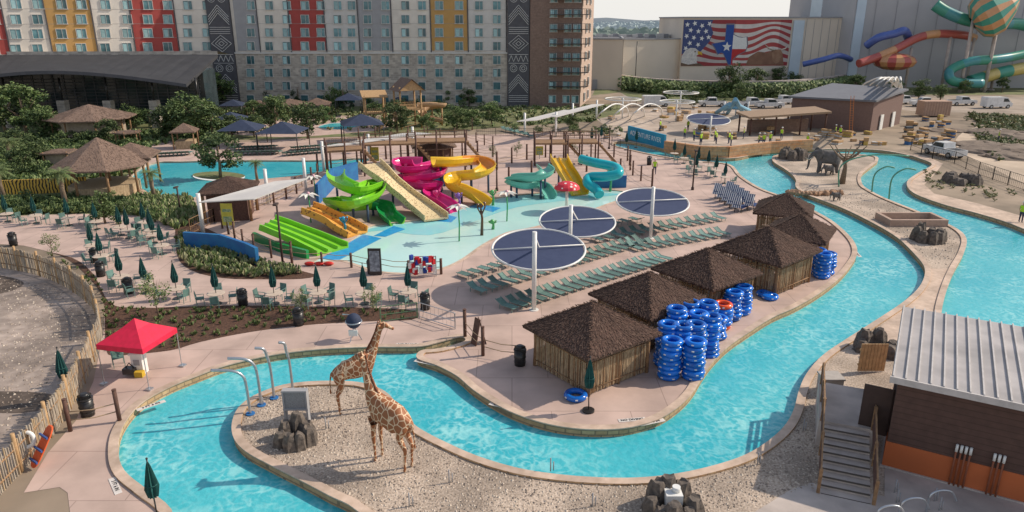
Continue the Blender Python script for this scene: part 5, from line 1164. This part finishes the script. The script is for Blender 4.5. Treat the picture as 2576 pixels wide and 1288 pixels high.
marker(1262,1022,-.45,"3 FT 0 IN");marker(1590,1056,.15,"NO DIVING");marker(380,1020,.75);marker(290,1222,-.9);marker(1070,912,-.4,"NO DIVING");marker(1640,1062,.35,"3 FT 0 IN");marker(1025,866,.0,"NO DIVING");marker(690,888,.1,"3 FT 0 IN");marker(2158,640,1.4,"3 FT 0 IN")
# ---------------- utility building near
C=Vector((14.85,24.6,0));ang=math.radians(-30);r=root("service_building",(C.x,C.y,0),"brown service building with orange base and ribbed metal roof","building",None,ang)
Wd,Dp=9.8,6.7
q=MB();q.box((Wd/2,Dp/2,2.55),(Wd,Dp,2.9));mobj("upper_wall",q.mesh("upper_wall",[BROWN]),r)
q=MB();q.box((Wd/2,Dp/2,.6),(Wd+.06,Dp+.06,1.1));mobj("orange_band",q.mesh("orange_band",[ORNG]),r)
q=MB();q.box((Wd/2,Dp/2,.03),(Wd+.2,Dp+.2,.09));mobj("plinth",q.mesh("plinth",[CONC]),r)
q=MB();z0,z1=4.05,4.35;q.add([(-.25,-.3,z0),(Wd+.3,-.3,z0),(Wd+.3,Dp+.3,z1),(-.25,Dp+.3,z1),(-.25,-.3,z0-.2),(Wd+.3,-.3,z0-.2),(Wd+.3,Dp+.3,z1-.2),(-.25,Dp+.3,z1-.2)],[(0,1,2,3),(0,4,5,1),(1,5,6,2),(2,6,7,3),(3,7,4,0),(7,6,5,4)])
for k in range(24):
    x=-.2+k*.42;q.beam((x,-.3,z0+.04),(x,Dp+.3,z1+.04),.05,.09,1)
q.beam((-.3,-.35,z0-.08),(Wd+.3,-.35,z0-.08),.08,.26,1);mobj("roof",q.mesh("roof",[ROOFM,M("roof_seam",(.55,.52,.50),(.45,.43,.41))]),r)
q=MB();q.box((-.06,1.3,2.0),(.08,1.1,2.1),0);q.box((-.6,.72,2.0),(1.05,.07,2.1),0);mobj("door",q.mesh("door",[M("door_brown",(.06,.035,.028))]),r)
for x in(2.3,2.45,2.6,2.75,3.5,3.65,3.8):
    q=MB();q.cyl((x,-.12,.05),(x,-.12,1.75),.035,n=6);q.cyl((x,-.12,1.5),(x,-.12,1.8),.05,n=6,m=1);mobj("conduit",q.mesh("conduit",[M("pipe_rust",(.3,.1,.05)),WHITE]),r)
rs=root("access_stairs",(C.x-.35,C.y-.2,0),"concrete access stairs with timber handrails","stairs",None,ang+.14)
q=MB();q.box((-1.2,2.7,.6),(2.1,3.6,1.2));mobj("landing",q.mesh("landing",[CONC]),rs)
q=MB()
for k in range(9):
    zt=1.2-.133*(k+1)
    if zt>.02:q.box((-1.2,.9-.19-k*.38,zt/2+.01),(1.7,.37,zt),0)
    q.box((-1.2,.9-.385-k*.38,zt+.0),(1.7,.03,.06),1)
mobj("steps",q.mesh("steps",[M("step_grey",(.50,.43,.38),(.42,.36,.32),3),M("step_nosing",(.10,.085,.075))]),rs)
for x in(-2.15,-.25):
    for y,z in((-2.5,0),(-.8,.6),(.9,1.2),(2.6,1.2),(4.3,1.2)):
        if x>-1 and y>1.2:continue
        q=MB();q.beam((x,y,z),(x,y,z+1.05),.12,.12);mobj("rail_post",q.mesh("rail_post",[WOOD]),rs)
    for h in(.25,.5,.75,1.0):
        q=MB();q.beam((x,-2.5,h),(x,.9,1.2+h),.05,.12);q.beam((x,.9,1.2+h),(x,4.3 if x<-1 else 1.3,1.2+h),.05,.12);mobj("handrail",q.mesh("handrail",[DWOOD if h<1 else WOOD]),rs)
p=P(2190,935,0);q=MB()
for k in range(8):q.box((p.x-.6+k*.17,p.y,.8),(.15,.06,1.5))
q.box((p.x,p.y+.05,.4),(1.4,.05,.1));q.box((p.x,p.y+.05,1.2),(1.4,.05,.1));single("wood_gate",q,[TWOOD],"pale plank gate beside the service building","gate")
p=P(2085,985);q=MB();q.box((p.x,p.y,.4),(.9,.8,.8));q.box((p.x,p.y,.84),(1.0,.9,.08));single("utility_box",q,[M("box_grey",(.45,.41,.37))],"tan metal utility box with lid on gravel","utility box")
for i,(u,v) in enumerate([(2200,1330),(2260,1310),(2330,1290)]):
    p=P(u,v);q=MB();q.tube(cr([p,p+Vector((0,0,.7)),p+Vector((.3,0,.95)),p+Vector((.75,0,.9)),p+Vector((1.0,0,.5))],6),.04,8);single("bent_pipe",q,[STEEL],"bent galvanised pipe rising from the pad","pipe","bent pipes")
for u,v in[(2020,1085),(1905,1170),(820,1080),(655,1020),(1385,1185),(1030,1275),(2250,1240),(2255,1265),(2350,1262),(2362,1285),(1490,1275),(1130,1215)]:
    p=P(u,v);q=MB();q.cyl(p,p+Vector((0,0,.6)),.025,n=7);q.cyl(p+Vector((.12,.05,0)),p+Vector((.12,.05,.4)),.022,n=7);single("conduit_stub",q,[SGREY],"grey conduit stub sticking from the gravel","pipe","conduit stubs")
# ---------------- far right
def quadb(px,z,mats,label,name):
    lp=[(P(u,v).x,P(u,v).y) for u,v in px];r=root(name,(0,0,0),label,"building");q=MB();q.prism(lp,0,z,0);mobj("wall",q.mesh("wall",[mats[0]]),r)
    c=sum((Vector(l) for l in lp),Vector((0,0)))/4;q=MB();lp2=[tuple(c+(Vector(l)-c)*1.07) for l in lp];vs=[(x,y,z+(.9 if i>1 else 0)) for i,(x,y) in enumerate(lp2)];q.add(vs+[(x,y,zz-.3) for x,y,zz in vs],[(0,1,2,3),(7,6,5,4),(0,4,5,1),(1,5,6,2),(2,6,7,3),(3,7,4,0)]);mobj("roof",q.mesh("roof",[mats[1]]),r);return r,lp
r,lp=quadb([(1985,318),(2188,332),(2262,312),(2085,292)],5.0,[M("far_brown",(.19,.12,.10),(.16,.10,.085)),M("far_roof",(.16,.17,.19),(.14,.145,.165),1,.7)],"brown flat roofed service building by the dirt lot","service_building")
for s in(.3,.7):
    A,Bq=Vector(lp[1]),Vector(lp[2]);p=A.lerp(Bq,s);q=MB();q.box((p.x+.1,p.y-.15,1.2),(.15,1.2,2.4),0,rz=math.atan2(Bq.y-A.y,Bq.x-A.x)+1.57);mobj("door",q.mesh("door",[WHITE]),r)
p=P(2140,334);q=MB()
for x in(-.25,.25):q.beam((p.x+x,p.y,0),(p.x+x,p.y+1.2,5.6),.06,.06)
for k in range(15):q.beam((p.x-.25,p.y+1.2*k/15,5.6*k/15),(p.x+.25,p.y+1.2*k/15,5.6*k/15),.04,.04)
single("ladder",q,[M("ladder_orange",(.6,.2,.05))],"orange ladder leaning on the brown building","ladder")
p=P(1965,335);r=root("open_pavilion",(p.x,p.y,0),"open timber pavilion with long flat roof","pavilion",None,.1)
q=MB();q.add([(-6.5,-2.5,2.9),(6.5,-2.5,3.6),(6.5,2.8,3.8),(-6.5,2.8,3.1),(-6.5,-2.5,2.6),(6.5,-2.5,3.3),(6.5,2.8,3.5),(-6.5,2.8,2.8)],[(0,1,2,3),(7,6,5,4),(0,4,5,1),(1,5,6,2),(2,6,7,3),(3,7,4,0)]);mobj("roof",q.mesh("roof",[M("pav_wood",(.36,.25,.16),(.28,.19,.12))]),r)
for x in(-6,-2,2,6):
    for y in(-2,2.3):q=MB();q.cyl((x,y,0),(x,y,3.0+x*.05),.15,n=6);mobj("post",q.mesh("post",[DWOOD]),r)
q=MB();q.box((0,1.5,1),(10,.3,2));mobj("back_wall",q.mesh("back_wall",[BRB]),r)
bwall([(1672,382),(1760,396),(1830,398),(1935,385),(2040,378)],1.5,"rust and stone retaining wall beside the river",Mbrick("rust_stone",(.50,.22,.09),(.56,.31,.16),(.34,.22,.14),.9,.4,.03,wall=True),.5)
A,Bq=P(1580,350),P(1672,376);d=(Bq-A).normalized();r=root("river_sign_wall",(A.x,A.y,0),"blue river sign wall with white lettering","sign",None,math.atan2(d.y,d.x));ln=(Bq-A).length
q=MB();q.box((ln/2,0,1.0),(ln,.3,2.0));mobj("panel",q.mesh("panel",[M("sign_blue",(.01,.22,.38),(.02,.30,.44),.8,.6)]),r);text("ADVENTURE RIVER",.95,(ln/2,-.17,1.1),(math.pi/2,0,0),WHITE,r)
def arch(pts,rad,mat,label,name="curved_arch"):
    q=MB();q.tube(cr([P(*a) for a in pts],8),rad,8);single(name,q,[mat],label,"arch","white curved frames")
for dx in(0,40,85):arch([(1500+dx,300,0),(1510+dx,285,2.5),(1545+dx,262,3.6),(1575+dx,270,2.8),(1582+dx,292,0)],.12,WHITE,"white curved steel shade arch under construction")
for k in range(6):arch([(2150+k*22,245,0),(2158+k*20,228,3),(2185+k*16,205,6+.7*k),(2230+k*7,198,6.5),(2272,238,0)],.14,WHITE,"white looping slide arch under construction")
for u,vc,rx in[(1565,282,3.2),(1710,262,3.4),(1700,290,3.0)]:
    p=P(u,vc+15);q=MB();q.torus((p.x,p.y,3.4),rx,.1,0,28,6)
    for a in(0,1.57,3.14,4.7):q.cyl((p.x,p.y,3.4),(p.x+rx*math.cos(a),p.y+rx*math.sin(a),3.4),.05,n=6)
    q.cyl((p.x,p.y,0),(p.x,p.y,3.6),.13);single("round_canopy",q,[WHITE],"bare round white canopy ring awaiting fabric","canopy","white curved frames")
shade(1785,345,1782,300,3.3,292)
q=MB()
for a,bp in[((1830,285,0),(1850,250,5)),((1850,250,5),(1870,285,0)),((1835,270,2),(1868,272,2)),((1825,275,1.5),(1850,262,3.5)),((1850,262,3.5),(1885,278,1)),((1800,285,.5),(1835,262,4))]:q.cyl(P(*a),P(*bp),.35,n=8,m=0)
for u in(1820,1850,1880):q.cyl(P(u,290),P(u,290)+Vector((0,0,2.5)),.15,m=1,n=6)
single("water_play_structure",q,[M("pale_blue",(.2,.42,.58)),WHITE],"pale blue water play structure under construction","play structure")
CL=[(.5,.5,.5),(.35,.22,.12),(.1,.12,.14),(.05,.15,.35),(.55,.4,.1),(.6,.58,.55)]
for i in range(90):
    u,v=R.choice([(R.uniform(1520,1980),R.uniform(292,362)),(R.uniform(2280,2400),R.uniform(300,372)),(R.uniform(1640,1960),R.uniform(275,300)),(R.uniform(2040,2250),R.uniform(338,365))])
    p=P(u,v);q=MB();w_,d_,h_=R.uniform(.5,1.9),R.uniform(.5,1.2),R.uniform(.3,1.1);rz=R.random()*3
    n=R.randint(2,4)
    for k in range(n):q.box((p.x,p.y,(k+.5)*h_/n),(w_*(1 if k%2 else .86),d_*(1 if k%2 else .9),h_/n-.01),k%2,rz=rz)
    c=R.choice(CL)
    single("material_stack",q,[M("stk"+str(c),c),TWOOD],"stack of building materials on pallets","material stack","construction material stacks")
for u,v,s in[(2520,380,4),(2560,345,3.5),(2470,365,2.5),(2390,330,2),(2500,335,3),(2560,395,3)]:
    p=P(u,v);q=MB();q.sphere((p.x,p.y,0),s,0,18,10,(1.6,1,.22),.12);single("dirt_mound",q,[M("dark_dirt",(.15,.115,.09),(.23,.18,.14),1,.95,.6)],"low mound of dark excavated soil","dirt pile")
# ---------------- vehicles
def prof(q,pts,w,m=0):
    n=len(pts);q.add([(x,-w/2,z) for x,z in pts]+[(x,w/2,z) for x,z in pts],[tuple(range(n))[::-1],tuple(range(n,2*n))]+[(i,(i+1)%n,n+(i+1)%n,n+i) for i in range(n)],m)
def vehicle(kind):
    bd=MB();gl=MB()
    if kind=="pickup":
        prof(bd,[(-2.8,.45),(2.7,.45),(2.75,.95),(2.6,1.12),(1.35,1.18),(0,1.18),(-.9,1.15),(-2.8,1.15)],1.95);prof(bd,[(-.85,1.16),(1.35,1.16),(.75,1.85),(-.75,1.87)],1.75)
        prof(gl,[(-.7,1.25),(1.15,1.25),(.7,1.75),(-.65,1.77)],1.79);gl.add([(1.28,-.75,1.24),(1.28,.75,1.24),(.82,.7,1.78),(.82,-.7,1.78)],[(0,1,2,3)])
        bd.box((-1.85,0,1.152),(1.7,1.6,.02),1)
    else:
        prof(bd,[(-2.8,.4),(2.6,.4),(2.7,1.0),(2.2,1.3),(1.5,2.1),(1.2,2.25),(-2.7,2.25),(-2.8,2.1)],2.0);prof(gl,[(.6,1.35),(1.95,1.35),(1.4,1.98),(.6,2.0)],2.04);gl.add([(2.24,-.85,1.36),(2.24,.85,1.36),(1.62,.8,2.05),(1.62,-.8,2.05)],[(0,1,2,3)])
    parts=[("body",bd.mesh("body",[M("car_white",(.75,.75,.74),None,2,.3),BLACK])),("window",gl.mesh("window",[DGL]))]
    w=MB();w.cyl((0,-.13,0),(0,.13,0),.4,n=16);w.cyl((0,-.14,0),(0,.14,0),.22,n=12,m=1);wm=w.mesh("wheel",[BLACK,STEEL])
    for x in(-1.8,1.75):
        for y in(-.9,.9):parts.append(("wheel",wm,None,(x,y,.4)))
    for y in(-.7,.7):
        h=MB();h.box((2.7,y,.85),(.1,.3,.18));parts.append(("headlight",h.mesh("headlight",[WHITE])))
    return Tpl("pickup_truck" if kind=="pickup" else "cargo_van","truck" if kind=="pickup" else "van",parts,"white pickup truck parked on the dirt lot" if kind=="pickup" else "white cargo van parked on the dirt lot","parked work vehicles")
PU,VN=vehicle("pickup"),vehicle("van")
for t,u,v,rz in[(PU,1890,268,.2),(PU,1935,272,.1),(PU,2325,268,3.0),(PU,2418,265,.1),(VN,2505,272,.1),(PU,1790,268,3.1),(PU,1970,262,.2),(VN,1650,268,.1),(PU,2372,392,1.8),(PU,2270,262,.3),(PU,2215,275,2.8)]:
    t.put(P(u,v),rz)
p=P(2345,292);q=MB();q.box((p.x,p.y,1.5),(5,2.5,2.6))
for k in range(10):q.box((p.x-2.3+k*.5,p.y-1.27,1.5),(.12,.06,2.4),1)
single("storage_container",q,[M("container",(.5,.33,.24)),M("container2",(.4,.26,.19))],"tan corrugated storage container on dirt","container")
# ---------------- people
V=[(0,0,.98)];E=[];Rd=[(.16,.11)]
ch=chain(V,E,Rd,0,[((0,0,1.15),(.14,.1)),((0,0,1.38),(.18,.11))]);nk=chain(V,E,Rd,ch,[((0,0,1.52),.055),((0,.01,1.6),.08),((0,.01,1.72),.09)])
for s in(-1,1):
    chain(V,E,Rd,ch,[((s*.2,0,1.42),.06),((s*.26,0,1.15),.045),((s*.25,-.12,.9),.035),((s*.25,-.16,.8),.04)])
    chain(V,E,Rd,0,[((s*.1,0,.88),.1),((s*.11,-.02,.5),.065),((s*.12,0,.1),.045),((s*.12,-.13,.04),.04)])
bm=skin(V,E,Rd,2);bm.materials.clear()
for m in(SKIN,JEAN,HIVIS):bm.materials.append(m)
for pl in bm.polygons:
    c=pl.center;pl.material_index=1 if c.z<.95 and abs(c.x)<.2 else(2 if 0.95<=c.z<1.47 and abs(c.x)<.22 else 0)
q=MB();q.sphere((0,.01,1.77),.12,0,12,6,(1,1.1,.75));q.cyl((0,0,1.76),(0,0,1.78),.15,n=14);hm=q.mesh("hard_hat",[M("hat_white",(.75,.75,.7))])
PER=Tpl("person","person",[("body",bm),("hard_hat",hm)],"construction worker in a lime high visibility vest standing","construction workers")
for u,v in[(1722,350),(1745,355),(1764,358),(1762,365),(1798,356),(1801,362),(1833,362),(1838,368),(1870,350),(1908,368),(1920,368),(1936,365),(1965,352),(2510,358),(2100,345),(2112,348),(1730,330),(1660,330),(2030,370),(1646,440)]:
    PER.put(P(u,v)+Vector((0,0,.02)),R.uniform(0,6),1.03)
PER.put(P(2566,560),2,1.05,"worker in lime vest standing on the river walk")
b=P(2118,462);q=MB();q.tube([b,b+Vector((.1,0,1.8)),b+Vector((-.1,0,3))],[.35,.22,.14],8)
for k in range(9):
    a=k*2.4;q.tube(cr([b+Vector((0,0,2.2+k*.1)),b+Vector((math.cos(a)*.9,math.sin(a)*.9,3.1)),b+Vector((math.cos(a)*1.9,math.sin(a)*1.9,3.9+.2*(k%3)))],4),[.11-.008*i for i in range(9)],5)
single("dead_tree",q,[BARK],"bare sculpted baobab like tree beside the elephants","tree")
p=P(2290,560);q=MB()
for dx,dy,w_,d_ in[(0,-1.2,5,.3),(0,1.2,5,.3),(-2.35,0,.3,2.1),(2.35,0,.3,2.1)]:q.box((p.x+dx,p.y+dy,.3),(w_,d_,.6),rz=0)
single("planter_box",q,[M("planter_brown",(.44,.31,.24))],"rectangular tan concrete planter on gravel","planter")
p=P(2050,490);q=MB()
for k in range(14):q.sphere((p.x-2.6+k*.4,p.y+R.uniform(-.4,.4),.2),R.uniform(.25,.45),0,7,5,(1,1,.8),.15)
single("rock_border",q,[M("orange_rock",(.42,.26,.16),(.3,.18,.11),3,.9,.6)],"line of orange brown boulders on the island","rocks")
# ---------------- light, sky, camera
az,el=math.radians(14),math.radians(37)
sd=Vector((math.cos(az)*math.cos(el),math.sin(az)*math.cos(el),math.sin(el)))
ld=bpy.data.lights.new("sun",'SUN');ld.energy=4.3;ld.angle=math.radians(.5);ld.color=(1,.87,.72)
lo=bpy.data.objects.new("sun",ld);link(lo);lo.rotation_euler=(-sd).to_track_quat('-Z','Y').to_euler()
w=bpy.data.worlds.new("World");sc.world=w;w.use_nodes=True;nt=w.node_tree;N=nt.nodes;LK=nt.links
sk=N.new("ShaderNodeTexSky");sk.sky_type='NISHITA';sk.sun_disc=False;sk.sun_elevation=el;sk.sun_rotation=math.pi/2-az;sk.dust_density=1.2;sk.air_density=1.0
tc=N.new("ShaderNodeTexCoord");sp=N.new("ShaderNodeSeparateXYZ");mr=N.new("ShaderNodeMapRange");mr.inputs[1].default_value=0;mr.inputs[2].default_value=.5;mr.inputs[3].default_value=.9;mr.inputs[4].default_value=.15
mx=N.new("ShaderNodeMix");mx.data_type='RGBA';mx.inputs[7].default_value=(6.7,6.6,6.4,1)
LK.new(tc.outputs["Generated"],sp.inputs[0]);LK.new(sp.outputs[2],mr.inputs[0]);LK.new(mr.outputs[0],mx.inputs[0]);LK.new(sk.outputs[0],mx.inputs[6])
bg=N["Background"];bg.inputs[1].default_value=.138;LK.new(mx.outputs[2],bg.inputs[0])
cd=bpy.data.cameras.new("camera");cd.sensor_width=36;cd.lens=F/2576*36;cd.clip_end=20000;cd.clip_start=.5
co=bpy.data.objects.new("camera",cd);link(co);co.location=(0,0,H);co.rotation_euler=(math.pi/2-TH,0,0);sc.camera=co
sc.view_settings.view_transform='Standard';sc.view_settings.look='None';sc.view_settings.exposure=0
